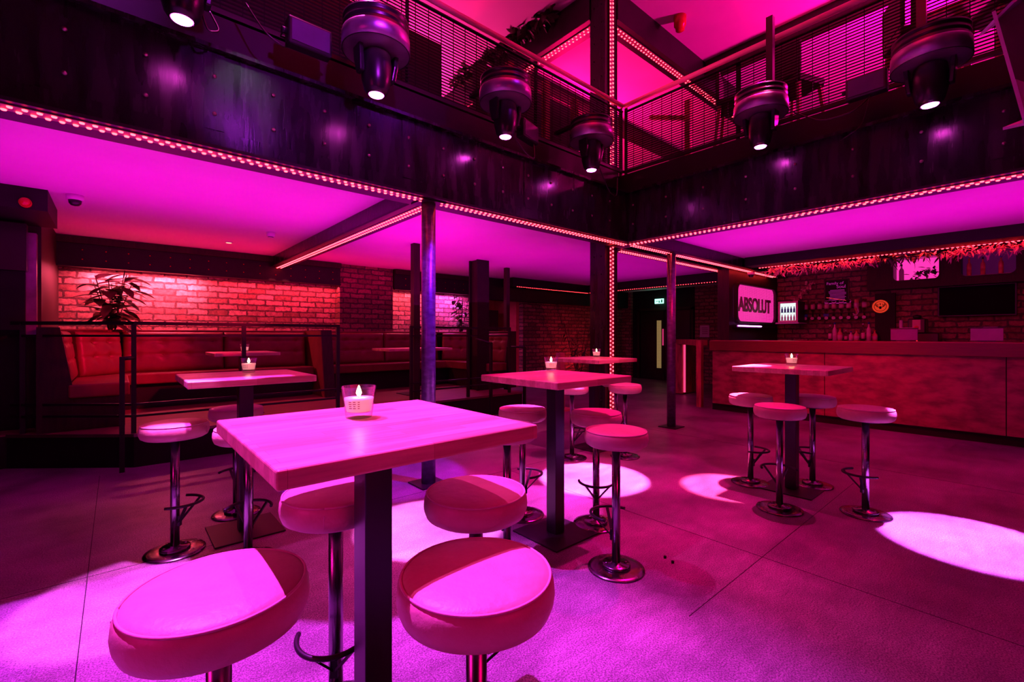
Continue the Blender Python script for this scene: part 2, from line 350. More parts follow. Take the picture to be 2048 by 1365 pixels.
# soffit at left
struct('trim_1', MB().box(-3.5, 6.0, 2.45, -.48, 6.9, ZC), M['black'])
# dark metal clad left corner
cl = empty('wall_cladding', (0,0,0), kind='structure'); cl.name = 'trim_2'
MB().box(-3.2, 6.72, 1.36, -.70, 6.9, 2.45).build('upper_panel', M['black'], cl)
MB().box(-.70, 6.78, 1.30, -.625, 6.9, 2.36).build('metal_strip', simple('zinc_strip', (.35,.3,.36), (.22,.18,.22), .4, .8, 9, bst=.2), cl)
MB().box(-3.2, 6.6, 0, -1.15, 6.9, 1.34).build('lower_panel', M['dwood'], cl)
MB().box(-1.9, 6.62, 1.95, -.68, 6.74, 2.42).build('cover_panel', M['gloss'], cl)
tn = MB()
for i in range(14):
    x = -1.38 + i*.026; tn.leaf((x, 6.70, 1.385+random.uniform(-.01,.01)), (random.uniform(-.4,.4), -.4, -1), (0,1,0), .035+random.random()*.02, .03)
tn.build('torn_edge', M['white'], cl)
# bulkheads above brick, studs
def bulkhead(name, x0, x1, z0):
    t = empty(name, (0,0,0), kind='structure')
    MB().box(x0, 8.5, z0, x1, 8.8, ZC).build('steel_panel', M['steelp'], t)
    MB().box(x0, 8.44, z0+.30, x1, 8.5, ZC-.01).build('timber_edge', M['dwood'], t)
    MB().box(x0, 8.47, z0-.015, x1, 8.52, z0+.01).build('edge_strip', M['steelp'], t)
    x = x0+.25; sg = None
    while x < x1-.05:
        for z in (z0+.09, z0+.22):
            if sg is None: sg = MB().lathe([(.009,0),(.007,.005),(0,.008)], (0,0,0), 8, Matrix.Rotation(R(90),3,'X')).build('stud', M['redplastic'], t); o_ = sg
            else: o_ = sg.copy(); C.objects.link(o_)
            o_.location = (x, 8.498, z)
        x += .24
    return t
bulkhead('trim_3', -.6, 3.15, 2.25)
bulkhead('trim_4', 4.24, 6.3, 2.25)
struct('trim_5', MB().box(6.35, 8.3, 2.15, 12, 8.55, ZC), M['black'])
struct('trim_6', MB().box(6.9, 7.9, 2.45, 9.8, 8.3, ZC).box(9.55, 4.0, 2.45, 9.9, 8.3, ZC), M['black'])
# exposed steel fascia of the balcony: left run (along X) and right run (along Y)
def fascia(name, along_x, a0, a1):
    t = empty(name, (0,0,0), kind='structure')
    def bx(u0, v0, z0, u1, v1, z1):      # u along, v outward depth (0 = face, positive = into the deck)
        if along_x: return MB().box(u0, 3.40+v0, z0, u1, 3.40+v1, z1)
        return MB().box(4.88+v0, u0, z0, 4.88+v1, u1, z1)
    bx(a0, 0, ZB+.02, a1, .25, ZF).build('web_plate', M['steel'], t)
    bx(a0, -.05, ZF, a1, .25, ZF+.025).build('top_flange', M['steel'], t)
    bx(a0, -.05, ZB, a1, .25, ZB+.02).build('bottom_flange', M['steelp'], t)
    bx(a0, -.012, ZB+.02, a1, 0, ZB+.12).build('lower_angle', M['steel'], t)
    bx(a0, .12, ZF+.025, a1, .25, 3.4).build('deck_edge', M['black'], t)
    n = 0; proto = None
    u = a0+.3 if along_x else a1-.35
    k = 0
    while (u < a1-.1 if along_x else u > a0+.1):
        if k % 4 == 3:      # cover strips over the joints
            if along_x: bx(u-.055, -.006, ZB+.13, u+.055, 0, ZF-.002).build('cover_strip', M['steel'], t)
            else: bx(u-.055, -.006, ZB+.13, u+.055, 0, ZF-.002).build('cover_strip', M['steel'], t)
        for z in (2.70, 2.935):
            if proto is None:
                rot = Matrix.Rotation(R(90),3,'X') if along_x else Matrix.Rotation(R(-90),3,'Y')
                proto = MB().lathe([(.013,0),(.012,.006),(.007,.011),(0,.013)], (0,0,0), 10, rot).build('rivet', simple('rivet_steel', (.2,.17,.17), (.3,.2,.2), .35, .8), t); r_ = proto
            else: r_ = proto.copy(); C.objects.link(r_)
            r_.location = (u, 3.394, z) if along_x else (4.874, u, z)
        u += .338 if along_x else -.45
        k += 1
    return t
fascia('trim_7', True, -2.2, 4.88)
fascia('trim_8', False, -3.0, 3.65)
# beams carried on below the deck
def beam_thing(name, label, x0,y0,z0,x1,y1,z1, fl=.03, axis='Y'):
    t = empty(name, (0,0,0), kind='structure'); t['label'] = label
    MB().box(x0,y0,z0,x1,y1,z0+.02).build('bottom_flange', M['steelp'], t)
    if axis == 'Y': MB().box(x0+fl,y0,z0+.02,x1-fl,y1,z1).build('web', M['steel'], t)
    else: MB().box(x0,y0+fl,z0+.02,x1,y1-fl,z1).build('web', M['steel'], t)
    return t
beam_thing('trim_9', 'steel joist from the round post to the brick wall', 1.97, 3.65, ZB, 2.22, 8.6, ZC)
beam_thing('trim_10', 'steel beam running on past the corner over the bar end', 5.13, 3.3, ZB, 10.3, 3.50, ZC, axis='X')
beam_thing('trim_11', 'second steel beam behind the post', 5.13, 3.64, ZB, 9.6, 3.86, ZC, axis='X')
struct('trim_12', MB().box(8.2, -4, 2.5, 8.5, 3.3, ZC), M['black'])
# platform with riser and nosing
pf = empty('platform', (0,0,0), kind='structure'); pf.name = 'floor.010'
poly = [(-4,6.6,0),(-.81,6.6,0),(.13,5.83,0),(5.3,5.83,0),(5.3,8.9,0),(-4,8.9,0)]
MB().prism(poly, (0,0,.315)).build('riser', M['black'], pf)
MB().prism([(x,y,.315) for x,y,z in poly], (0,0,.015)).build('deck', simple('platform_boards', (.22,.10,.07), (.13,.055,.04), .45, 0, 3, (1,8,1), .1), pf)
MB().beam((-.81,6.595,.317),(.13,5.825,.317),.02,.03).beam((.13,5.825,.317),(5.3,5.825,.317),.02,.03).build('nosing', simple('nosing_metal', (.3,.2,.2), None, .3, .9), pf)
# ------------------------------------------------------------------ columns
def round_column(x, y, r, label, plate=False):
    t = empty('round_steel_column', (x,y,0), label=label, cat='column')
    MB().cyl((0,0,.012), (0,0,ZB-.012), r, 28).build('shaft', simple('column_paint', (.06,.055,.10), (.16,.14,.26), .3, .5, 14, (1,1,2), .35, .004), t)
    MB().box(-.11,-.11,ZB-.012,.11,.11,ZB).build('cap_plate', M['steelp'], t)
    MB().box(-.13,-.13,0,.13,.13,.012).build('base_plate', M['steelp'], t)
    return t
round_column(2.07, 3.50, .062, 'round black steel column standing behind the nearest table, catching violet light')
round_column(5.96, 3.40, .060, 'round black steel column in front of the exit doors, right of the lit pillar')
def pillar():
    x0,x1,y0,y1 = 4.87,5.14,3.73,3.98
    t = empty('square_pillar', ((x0+x1)/2,(y0+y1)/2,0), label='tall square steel-clad pillar with two rows of red lights, rising through both floors', cat='column')
    a, bb = (x1-x0)/2, (y1-y0)/2
    MB().box(-a+.012,-bb+.012,0,a-.012,bb-.012,6.0).build('core', M['dwood'], t)
    MB().box(-a,-bb,0,-a+.012,bb,6.0).box(a-.012,-bb,0,a,bb,6.0).build('side_flange', M['steel'], t)
    pr = None
    for k in range(24):
        for s_ in (-.06,.06):
            if pr is None: pr = MB().lathe([(.012,0),(.008,.008),(0,.01)], (0,0,0), 8, Matrix.Rotation(R(-90),3,'Y')).build('rivet', M['steelp'], t); q = pr
            else: q = pr.copy(); C.objects.link(q)
            q.location = (-a, s_, .2+k*.24)
    return t
pillar()
def square_post(x, y, w_, z0, z1, label, fl=False):
    t = empty('square_post', (x,y,z0), label=label, cat='post')
    if fl:
        MB().box(-w_/2,-w_/2,0,w_/2,-w_/2+.03,z1-z0).box(-w_/2,w_/2-.03,0,w_/2,w_/2,z1-z0).build('flange', M['steelp'], t)
        MB().box(-w_/2+.04,-w_/2+.03,0,w_/2-.04,w_/2-.03,z1-z0).build('web', M['dwood'], t)
    else:
        MB().box(-w_/2,-w_/2,0,w_/2,w_/2,z1-z0).build('shaft', M['dwood'], t)
        MB().box(-w_/2-.02,-w_/2-.02,0,w_/2+.02,w_/2+.02,.012).build('base_plate', M['steelp'], t)
square_post(3.31, 5.97, .10, .33, ZC, 'slim black square post beside the round steel column')
square_post(4.93, 6.58, .26, .33, ZC, 'thick H-section steel post on the platform beside the corner booth', True)
square_post(5.86, 6.9, .085, 0, ZC, 'slim black square post right of the thick H-section post')
# ------------------------------------------------------------------ LED strips
def led_strip(label, p0, p1, n_, off, w_=.09, sp=.0535, rows=2, r=.0125):
    """p0->p1 line, n_ = facing direction, off = row offset direction"""
    p0, p1, n_, off = Vector(p0), Vector(p1), Vector(n_), Vector(off)
    t = empty('led_strip', p0, label=label, cat='light strip', group='double-row red LED strips' if rows == 2 else 'single-row red LED strips')
    d = p1-p0; L_ = d.length; d.normalize()
    MB().beam((0,0,0), d*L_, w_ if abs(n_.z) > .5 else w_, .006, up=n_).build('channel', M['channel'], t)
    q = n_.to_track_quat('Z','Y').to_matrix()
    me = MB().lathe([(r,0),(r*.85,.006),(0,.008)], (0,0,0), 8, q)
    cnt = int(L_/sp); pts = []
    for i in range(cnt):
        for rw in range(rows):
            o_ = (rw-.5)*.055*(rows-1)
            pts.append(d*(sp*(i+.5*(rw % 2)+.25)) + off*o_ + n_*.004)
    base = Vector((0,0,H)) - p0
    pts.sort(key=lambda p: (p-base).length)
    proto = None
    for p in pts[:100]:
        if proto is None: proto = me.build('diode', M['led'], t); o_ = proto
        else: o_ = proto.copy(); C.objects.link(o_)
        o_.location = p
    rest = MB()
    for p in pts[100:]: rest.add([Vector(v)+p for v in me.v], me.f, True)
    if pts[100:]: tag(rest.build('diodes', M['led'], t), kind='stuff')
    return t
DN = (0,0,-1)
led_strip('red LED strip under the near left balcony beam, left of the round column', (-1.6,3.44,ZB-.004), (2.0,3.44,ZB-.004), DN, (0,1,0))
led_strip('red LED strip under the left balcony beam between the round column and the inner corner', (2.14,3.44,ZB-.004), (4.95,3.44,ZB-.004), DN, (0,1,0))
led_strip('red LED strip running on from the inner corner towards the lit sign', (4.98,3.40,ZB-.004), (9.9,3.40,ZB-.004), DN, (0,1,0))
led_strip('red LED strip on the second beam behind, from the lit pillar to the bar end', (5.2,3.74,ZB-.004), (8.3,3.74,ZB-.004), DN, (0,1,0))
led_strip('red LED strip under the joist from the round column to the brick wall', (2.1,3.62,ZB-.004), (2.1,8.55,ZB-.004), DN, (1,0,0))
led_strip('red LED strip under the right-hand balcony beam above the bar side', (4.94,3.38,ZB-.004), (4.94,-.6,ZB-.004), DN, (1,0,0))
led_strip('upright red LED strip on the square pillar, ground floor', (5.0,3.722,.2), (5.0,3.722,2.62), (0,-1,0), (1,0,0))
led_strip('upright red LED strip on the square pillar, upper floor', (5.0,3.722,3.42), (5.0,3.722,5.95), (0,-1,0), (1,0,0))
led_strip('thin red LED line under the far soffit above the palm', (7.0,7.88,2.445), (9.6,7.88,2.445), DN, (0,1,0), .04, .06, 1, .009)
led_strip('thin red LED line under the far soffit before the exit doors', (9.53,7.8,2.445), (9.53,4.1,2.445), DN, (1,0,0), .04, .06, 1, .009)
# upper beams
struct('trim_13', MB().box(4.85, 3.98, 5.6, 5.15, 9.3, 6.0), M['steelp'])
struct('trim_14', MB().box(5.14, 3.72, 5.6, 13.8, 4.0, 6.0), M['steelp'])
led_strip('red LED strip under the upstairs roof beam left of the pillar', (5.0,4.02,5.594), (5.0,9.2,5.594), DN, (1,0,0), .1, .07)
led_strip('red LED strip under the upstairs roof beam right of the pillar', (5.2,3.86,5.594), (11.5,3.86,5.594), DN, (0,1,0), .1, .07)
struct('trim_15', MB().box(7.6, -4, 5.75, 7.85, 3.7, 6.0).box(5.2, 5.9, 5.75, 13.5, 6.1, 6.0), M['dwood'])
# ------------------------------------------------------------------ railings of the balcony
def mesh_rail(name, label, along_x, a0, a1):
    t = empty('balcony_railing', (0,0,0), label=label, cat='railing')
    P = (lambda u, z, v=0: (u, 3.56+v, z)) if along_x else (lambda u, z, v=0: (5.04+v, u, z))
    z0, z1 = 3.45, 4.30
    MB().beam(P(a0,z0), P(a1,z0), .04, .035).beam(P(a0,z1-.06), P(a1,z1-.06), .03, .012).build('frame', M['steelp'], t)
    MB().tube([P(a0,z1+.02), P(a1,z1+.02)], .028, 12).build('handrail', M['rail'], t)
    g = MB(); z = z0+.035
    while z < z1-.06: g.beam(P(a0,z), P(a1,z), .003, .0115); z += .0285
    n = int(abs(a1-a0)/.132); 
    for k in range(n+1):
        u = a0+(a1-a0)*k/n; g.beam(P(u,z0,.004), P(u,z1-.06,.004), .005, .005)
    g.build('mesh_panel', M['mesh'], t)
    m_ = int(abs(a1-a0)/1.35)
    for k in range(m_+1):
        u = a0+(a1-a0)*k/m_
        MB().beam(P(u,3.4,.03), P(u,z1,.03), .045, .012, up=(1,0,0)).build('post', M['steelp'], t)
mesh_rail('r', 'dark mesh balcony railing with timber handrail, left run', True, -1.2, 5.02)
mesh_rail('r', 'dark mesh balcony railing with timber handrail, right run above the bar side', False, 3.54, -2.2)
# ------------------------------------------------------------------ bar stools
def make_stool():
    t = empty('bar_stool')
    r, zb, zt = .173, .688, .775
    prof = [(0,zb),(.10,zb),(.150,zb+.002),(.166,zb+.012),(.173,zb+.03),(.175,zb+.045),(.173,zt-.02),(.168,zt-.008),(.160,zt-.001),(.150,zt+.004),(.11,zt+.009),(.06,zt+.011),(0,zt+.012)]
    MB().lathe(prof, (0,0,0), 64).build('seat', M['seat'], t)
    ring = [(.1655*cos(2*pi*k/64), .1655*sin(2*pi*k/64), zt-.003) for k in range(65)]
    MB().tube(ring, .0032, 6).build('piping', M['piping'], t)
    MB().box(.1735,-.0012,zb+.024,.1752,.0012,zt-.022).build('side_seam', M['piping'], t)
    MB().cyl((0,0,zb-.012),(0,0,zb),.09,24).build('seat_plate', M['steelp'], t)
    MB().cyl((0,0,.02),(0,0,zb-.012),.0235,24).build('pole', M['chrome'], t)
    bs = MB().lathe([(0,0),(.152,0),(.156,.004),(.154,.009),(.13,.013),(.09,.016),(0,.017)], (0,0,0), 56).build('base', M['base'], t)
    fl = MB().lathe([(0,.014),(.078,.014),(.079,.028),(.074,.033),(.03,.034),(.026,.040),(0,.040)], (0,0,0), 40).build('flange', M['base'], t)
    pr = None
    for k in range(4):
        a = R(45+90*k)
        if pr is None: pr = MB().lathe([(.009,0),(.008,.004),(0,.007)], (0,0,0), 10).build('bolt', M['chrome'], fl); q = pr
        else: q = pr.copy(); C.objects.link(q)
        q.location = (.055*cos(a), .055*sin(a), .033)
    arc = [(.01+.135*cos(R(a)), .118*sin(R(a)), .30) for a in range(-92,93,8)]
    MB().tube(arc, .0085, 10).build('footrest', M['steelp'], t)
    for s_ in (-1,1):
        MB().beam((.022,.004*s_,.175),(.10,.082*s_,.297),.016,.007).build('strut', M['steelp'], t)
    MB().box(.02,-.012,.155,.032,.012,.215).build('bracket', M['steelp'], t)
    return t
st0 = make_stool(); reg(st0); used = False
G = ['stools around the nearest table','stools around the left table','stools around the middle table','stools around the far table by the pillar','stools around the table by the bar']
def camang(a): return R(a) - R(41)           # angle seen from the camera (0 = right, 90 = away) to world
STOOLS = [
 (.163,1.128,-150,0,'cream leather bar stool front left of the nearest table, its seat half shaded'),
 (.609,.822,180,0,'cream bar stool front right of the nearest table, closest to the camera'),
 (.564,1.563,-80,0,'cream bar stool tucked under the nearest table left of its black column'),
 (.924,1.250,20,0,'cream bar stool right of the nearest table column, just behind the closest stool'),
 (2.223,2.441,20,2,'cream bar stool left of the middle table, behind the nearest tabletop corner'),
 (1.736,2.042,180,2,'cream bar stool almost hidden under the right corner of the nearest tabletop'),
 (2.498,1.989,-95,2,'cream bar stool right of the middle table column, behind its front stool'),
 (2.105,1.536,140,2,'cream bar stool standing alone in front right of the middle table, whole base in view'),
 (3.657,3.234,0,3,'pink-lit bar stool at the left of the far table'),
 (4.133,2.900,20,3,'pink-lit bar stool at the front right of the far table'),
 (4.549,3.320,60,3,'bar stool behind the front right stool of the far table'),
 (4.225,1.650,-40,4,'bar stool at the left of the table by the bar, its seat lit nearly white'),
 (3.750,1.258,75,4,'bar stool at the front left of the table by the bar'),
 (4.572,1.273,150,4,'bar stool behind the table by the bar, right of its column'),
 (4.120,.812,180,4,'rightmost bar stool, beside the bright oval light pool on the floor'),
 (.266,3.399,10,1,'leftmost bar stool, in front of the dark platform beside the left table'),
 (.663,3.836,100,1,'red-shaded bar stool behind the left table next to the platform'),
 (.574,2.985,110,1,'bar stool at the left table whose lit seat edge shows beside the nearest tabletop corner'),
]
for x, y, a, g, lab in STOOLS:
    o = st0 if not used else copy_tree(st0); used = True
    o.location = (x, y, 0); o.rotation_euler = (0,0,camang(a)); tag(o, lab, 'bar stool', G[g])
# ------------------------------------------------------------------ high tables
def make_table(wx=.70, wy=.70, h=1.04, low=False):
    t = empty('high_table')
    MB().box(-wx/2,-wy/2,h-.042,wx/2,wy/2,h).build('tabletop', M['block'], t, bevel=.006, seg=3)
    MB().box(-.042,-.042,.012,.042,.042,h-.05).build('column', M['gloss'], t, bevel=.003)
    MB().box(-.2,-.2,0,.2,.2,.01).build('base_plate', M['steelp'], t, bevel=.002)
    MB().box(-.15,-.15,h-.05,.15,.15,h-.042).build('mounting_plate', M['steelp'], t)
    return t
tb0 = make_table(); reg(tb0)
TABLES = [(.582,1.306,0,'nearest square butcher-block high table on a black column, pink-lit top with a candle'),
 (.650,3.470,0,'square high table at the left, in front of the railed platform'),
 (2.185,2.077,0,'middle square high table between the nearest table and the lit pillar'),
 (4.200,3.375,0,'farthest square high table, standing in front of the lit square pillar'),
 (4.325,1.355,0,'square high table in front of the bar counter, its left half lit almost white')]
for i, (x,y,z,lab) in enumerate(TABLES):
    o = tb0 if i == 0 else copy_tree(tb0)
    o.location = (x,y,z); tag(o, lab, 'table', 'square high tables on the dance floor')
def booth_table(x, y, wx, wy, lab):
    t = empty('booth_table', (x,y,.33), label=lab, cat='table', group='tables on the raised platform')
    h = .765
    MB().box(-wx/2,-wy/2,h-.04,wx/2,wy/2,h).build('tabletop', M['block'], t, bevel=.005)
    MB().box(-.04,-.04,.01,.04,.04,h-.04).build('column', M['gloss'], t)
    MB().box(-.2,-.2,0,.2,.2,.01).build('base_plate', M['steelp'], t)
booth_table(1.20, 6.55, .70, .70, 'small wooden table on the platform in the left booth, candle on it')
booth_table(3.75, 6.85, 1.15, .65, 'longer wooden table on the platform in the right booth, behind the round column')
# ------------------------------------------------------------------ candles
def make_candle():
    t = empty('tealight_glass'); t.name = 'candle_glass'
    H_ = .100
    prof = [(0,0),(.036,0),(.040,.003),(.0535,H_),(.0515,H_),(.0385,.020),(0,.018)]
    MB().lathe(prof, (0,0,0), 48).build('glass', M['glass'], t)
    MB().lathe([(0,.0195),(.0378,.0215),(.0446,.060),(.0440,.064),(0,.0625)], (0,0,0), 40).build('wax', M['wax'], t)
    MB().cyl((0,0,.062),(0,0,.073),.0012,6).build('wick', M['black'], t)
    MB().lathe([(0,.066),(.005,.070),(.0085,.078),(.0065,.088),(.0025,.098),(0,.103)], (0,0,0), 14).build('flame', M['flame'], t)
    pr = MB()
    for j, (a, ws) in enumerate(((-24,(.010,.008,.010,.009)),(-8,(.009,.007,.010,.008)),(8,(.006,.006,.006,.006)))):
        for i, ww in enumerate(ws):
            z = .034+i*.0065; rr = .0408+(z-.0)*.135+.0004
            ps = []
            for s_ in (-1,1):
                an = R(a)+s_*ww/2/rr; ps.append((rr*cos(an), rr*sin(an)))
            pr.prism([(ps[0][0],ps[0][1],z),(ps[1][0],ps[1][1],z),(ps[1][0],ps[1][1],z+.0022),(ps[0][0],ps[0][1],z+.0022)], (cos(R(a))*.0003, sin(R(a))*.0003, 0))
    pr.build('printed_marks', M['ink'], t)
    return t
cd0 = make_candle(); reg(cd0)
CAND = [(-.487,1.447,1.04,'lit candle in a clear tumbler on the nearest table'),
 (-1.872,3.235,1.04,'lit candle on the left square table'),
 (.292,3.40,1.04,'lit candle on the middle square table'),
 (1.03,5.55,1.04,'lit candle on the farthest square table before the pillar'),
 (2.47,4.02,1.04,'lit candle on the table in front of the bar'),
 (-3.36,5.72,1.095,'lit candle on the small platform table in the left booth')]
for i, (x,d,z,lab) in enumerate(CAND):
    o = cd0 if i == 0 else copy_tree(cd0)
    X, Y = WX(x, d); o.location = (X, Y, z); o.rotation_euler = (0,0,R(-131+10))
    tag(o, lab, 'candle', 'lit candles in glass tumblers')
    lamp('POINT', 'candle_light', (X, Y, z+.083), 1.3, (1,.32,.12), radius=.006)
# ------------------------------------------------------------------ booth sofas
def cushion(w_, h_, tk, btn, wings=(8,8)):
    """tufted panel in local x (width) z (height), front towards -y; returns mesh builder and button spots"""
    nx, nz = 36, 28; vs = []; fs = []
    def dy(u, v):
        e = min(u, w_-u, v, h_-v); puff = (1-math.exp(-max(e,0)/.018))
        y = -tk*(.55+.45*puff)
        for bx_, bz_ in btn:
            q = math.hypot(u-bx_, v-bz_); y += .030*math.exp(-(q/.035)**2)
            y += .009*math.exp(-(abs(v-bz_)/.010)**1.5)*1.0/len(btn)*2
            y += .006*math.exp(-(abs((u-bx_)-(bz_-v)*.25)/.012)**2)*(1 if v < bz_ and bz_-v < .09 else 0)
        return y
    for j in range(nz+1):
        for i in range(nx+1):
            u, v = w_*i/nx, h_*j/nz; vs.append((u, dy(u,v), v))
    for j in range(nz):
        for i in range(nx): a = j*(nx+1)+i; fs.append((a, a+1, a+nx+2, a+nx+1))
    mb = MB(); mb.add(vs, fs, True)
    n0 = len(vs)
    rim = [i for i in range(nx+1)] + [(j+1)*(nx+1)+nx for j in range(nz)] + [nz*(nx+1)+i for i in range(nx-1,-1,-1)] + [j*(nx+1) for j in range(nz-1,0,-1)]
    back = [(vs[i][0], 0, vs[i][2]) for i in rim]
    mb.add(back, []); k = len(rim)
    for q in range(k): mb.f.append([rim[(q+1)%k], rim[q], n0+q, n0+(q+1)%k]); mb.sm.append(False)
    mb.f.append([n0+q for q in range(k)]); mb.sm.append(False)
    return mb
def place(o, p, ang, tilt=0):
    o.location = p; o.rotation_euler = (tilt, 0, ang)
def booth(name_lab, ox, mir, wid, left_arm=True, right_arm=False):
    """long back along X at Y 8.05..8.6; ox = X of the corner"""
    t = empty('booth_sofa', (0,0,.33), label=name_lab, cat='booth sofa', group='tufted booth sofas on the platform')
    Z = -.33
    def S(x): return ox + mir*(x)           # local x measured away from the arm
    def bxs(x0,y0,z0,x1,y1,z1): a, b2 = sorted((S(x0), S(x1))); return MB().box(a,y0,z0+Z,b2,y1,z1+Z)
    L_ = wid
    # plinth and seats
    bxs(.0, 7.80, .335, L_, 8.45, .66).build('plinth', M['black'], t)
    bxs(0, 7.70, .66, L_, 8.2, .80).build('seat_cushion', M['booth'], t, bevel=.02, seg=3)
    pl = [(S(-.40),6.42),(S(.08),6.42),(S(.08),7.60),(S(.12),7.70),(S(0),8.10),(S(-.40),7.6)]
    MB().prism([(x,y,.66+Z) for x,y in (pl if mir>0 else pl[::-1])], (0,0,.14)).build('seat_cushion', M['booth'], t, bevel=.015, seg=2)
    pl2 = [(S(-.62),6.44),(S(.04),6.44),(S(.04),7.72),(S(-.62),7.72)]
    MB().prism([(x,y,.335+Z) for x,y in (pl2 if mir>0 else pl2[::-1])], (0,0,.325)).build('plinth', M['dwood'], t)
    # back cushions, leaning back
    lean = R(-7)
    npan = max(2, round(L_/1.2)); pw = (L_-.03)/npan
    for k in range(npan):
        btn = [(pw*(i+.5)/4, zz) for i in range(4) for zz in (.24,.42)]
        o = cushion(pw-.008, .56, .10, btn).build('back_cushion', M['booth'], t)
        x_left = S(.03+k*pw) if mir > 0 else S(.03+(k+1)*pw)
        place(o, (x_left, 8.17, .79+Z), 0, lean)
        p_ = None
        for (u,v) in btn:
            if p_ is None: p_ = MB().lathe([(.011,0),(.009,.006),(0,.009)], (0,0,0), 10, Matrix.Rotation(R(90),3,'X')).build('button', M['booth'], o); q = p_
            else: q = p_.copy(); C.objects.link(q)
            q.location = (u, -.064, v)
    # corner cushion on the diagonal
    c0 = Vector((S(-.40), 7.60, 0)); c1 = Vector((S(0), 8.02, 0))
    if mir < 0: c0, c1 = c1, c0
    dd = c1-c0; btn = [(dd.length*q, zz) for q in (.32,.68) for zz in (.24,.42)]
    o = cushion(dd.length, .56, .10, btn).build('back_cushion', M['booth'], t)
    place(o, (c0.x, c0.y, .79+Z), math.atan2(dd.y, dd.x), lean)
    p_ = None
    for (u,v) in btn:
        if p_ is None: p_ = MB().lathe([(.011,0),(.009,.006),(0,.009)], (0,0,0), 10, Matrix.Rotation(R(90),3,'X')).build('button', M['booth'], o); q = p_
        else: q = p_.copy(); C.objects.link(q)
        q.location = (u, -.064, v)
    # arm back cushion along Y
    btn = [(1.12*q, zz) for q in (.15,.38,.62,.85) for zz in (.24,.42)]
    o = cushion(1.14, .56, .09, btn).build('back_cushion', M['booth'], t)
    if mir > 0: place(o, (S(-.46), 6.46, .79+Z), R(90), lean)
    else: place(o, (S(-.46), 7.60, .79+Z), R(-90), lean)
    # ledge, capping and end panels
    bxs(-.1, 8.27, .33, L_, 8.79 if mir>0 else 8.54, 1.37).build('back_panel', M['dwood'], t)
    bxs(-.3, 8.20, 1.345, L_, 8.78 if mir>0 else 8.54, 1.385).build('capping', M['booth'], t, bevel=.012)
    pts = [(S(-.62),6.44),(S(-.54),6.44),(S(-.54),7.66),(S(-.12),8.16),(S(-.12),8.5),(S(-.62),8.5)]
    MB().prism([(x,y,.34+Z) for x,y in (pts if mir>0 else pts[::-1])], (0,0,1.03)).build('back_panel', M['dwood'], t)
    MB().prism([(x,y,1.345+Z) for x,y in (pts if mir>0 else pts[::-1])], (0,0,.04)).build('capping', M['booth'], t, bevel=.01)
    ep = [(S(-.625),6.43,.33+Z),(S(-.37),6.43,.33+Z),(S(-.37),6.43,.80+Z),(S(-.46),6.43,1.385+Z),(S(-.625),6.43,1.385+Z)]
    MB().prism(ep if mir>0 else ep[::-1], (0,.03,0)).build('end_panel', M['dwood'], t)
    return t
booth('long tan leather booth sofa at the left under the brightest brick', .03, 1, 2.40)
booth('tan leather booth sofa right of the brick pilaster, corner cushion on its right', 5.07, -1, 2.40)
dv = empty('booth_divider', (2.47,7.2,.33), label='tall leather-faced divider between the two booth sofas', cat='divider')
MB().prism([(0,.10,0),(0,1.3,0),(0,1.3,1.06),(0,.28,1.06)], (.16,0,0)).build('panel', M['dwood'], dv)
MB().prism([(-.012,.11,.005),(-.012,1.3,.005),(-.012,1.3,1.05),(-.012,.285,1.05)], (.012,0,0)).build('leather_side', M['booth'], dv)
# ------------------------------------------------------------------ platform railings and hand rails
def plat_rail(label, path, posts):
    t = empty('platform_railing', (path[0][0], path[0][1], .33), label=label, cat='railing')
    o0 = Vector((path[0][0], path[0][1], .33))
    for z, ww in ((1.425,.035),(1.30,.022),(.615,.022),(.50,.022)):
        g = MB()
        for a, b2 in zip(path, path[1:]): g.beam(Vector((*a,z))-o0, Vector((*b2,z))-o0, .035, ww)
        g.build('rail', M['steelp'], t)
    for x, y in posts: MB().box(x-.02-o0.x,y-.02-o0.y,0,x+.02-o0.x,y+.02-o0.y,1.42-.33).build('post', M['steelp'], t)
plat_rail('black steel railing on the left part of the platform, across the left booth', [(-.78,6.64),(.13,5.89),(2.17,5.89)], [(-.70,6.58),(.13,5.90),(1.09,5.89),(2.15,5.89)])
plat_rail('black steel railing on the right part of the platform, right of the round column', [(3.18,5.89),(5.08,5.89)], [(3.2,5.89),(4.2,5.89),(5.06,5.89)])
def handrail(label, pts, posts):
    t = empty('step_handrail', (pts[0][0], pts[0][1], 0), label=label, cat='handrail'); o0 = Vector((pts[0][0], pts[0][1], 0))
    MB().tube([Vector(p)-o0 for p in pts], .018, 8).build('rail', M['steelp'], t)
    for x, y, z0, z1 in posts: MB().beam(Vector((x,y,z0))-o0, Vector((x,y,z1))-o0, .04, .04).build('post', M['steelp'], t)
handrail('short black step handrail in front of the platform corner at left', [(.04,5.70,1.08),(.13,5.90,1.08)], [(.04,5.70,0,1.1)])
handrail('black step handrail at the right end of the platform', [(5.42,5.9,1.1),(5.42,6.35,1.1)], [(5.42,5.9,0,1.1),(5.42,6.35,0,1.1)])
handrail('black handrail in front of the H-section post', [(4.35,5.5,1.18),(4.35,5.88,1.25)], [(4.35,5.5,0,1.2)])
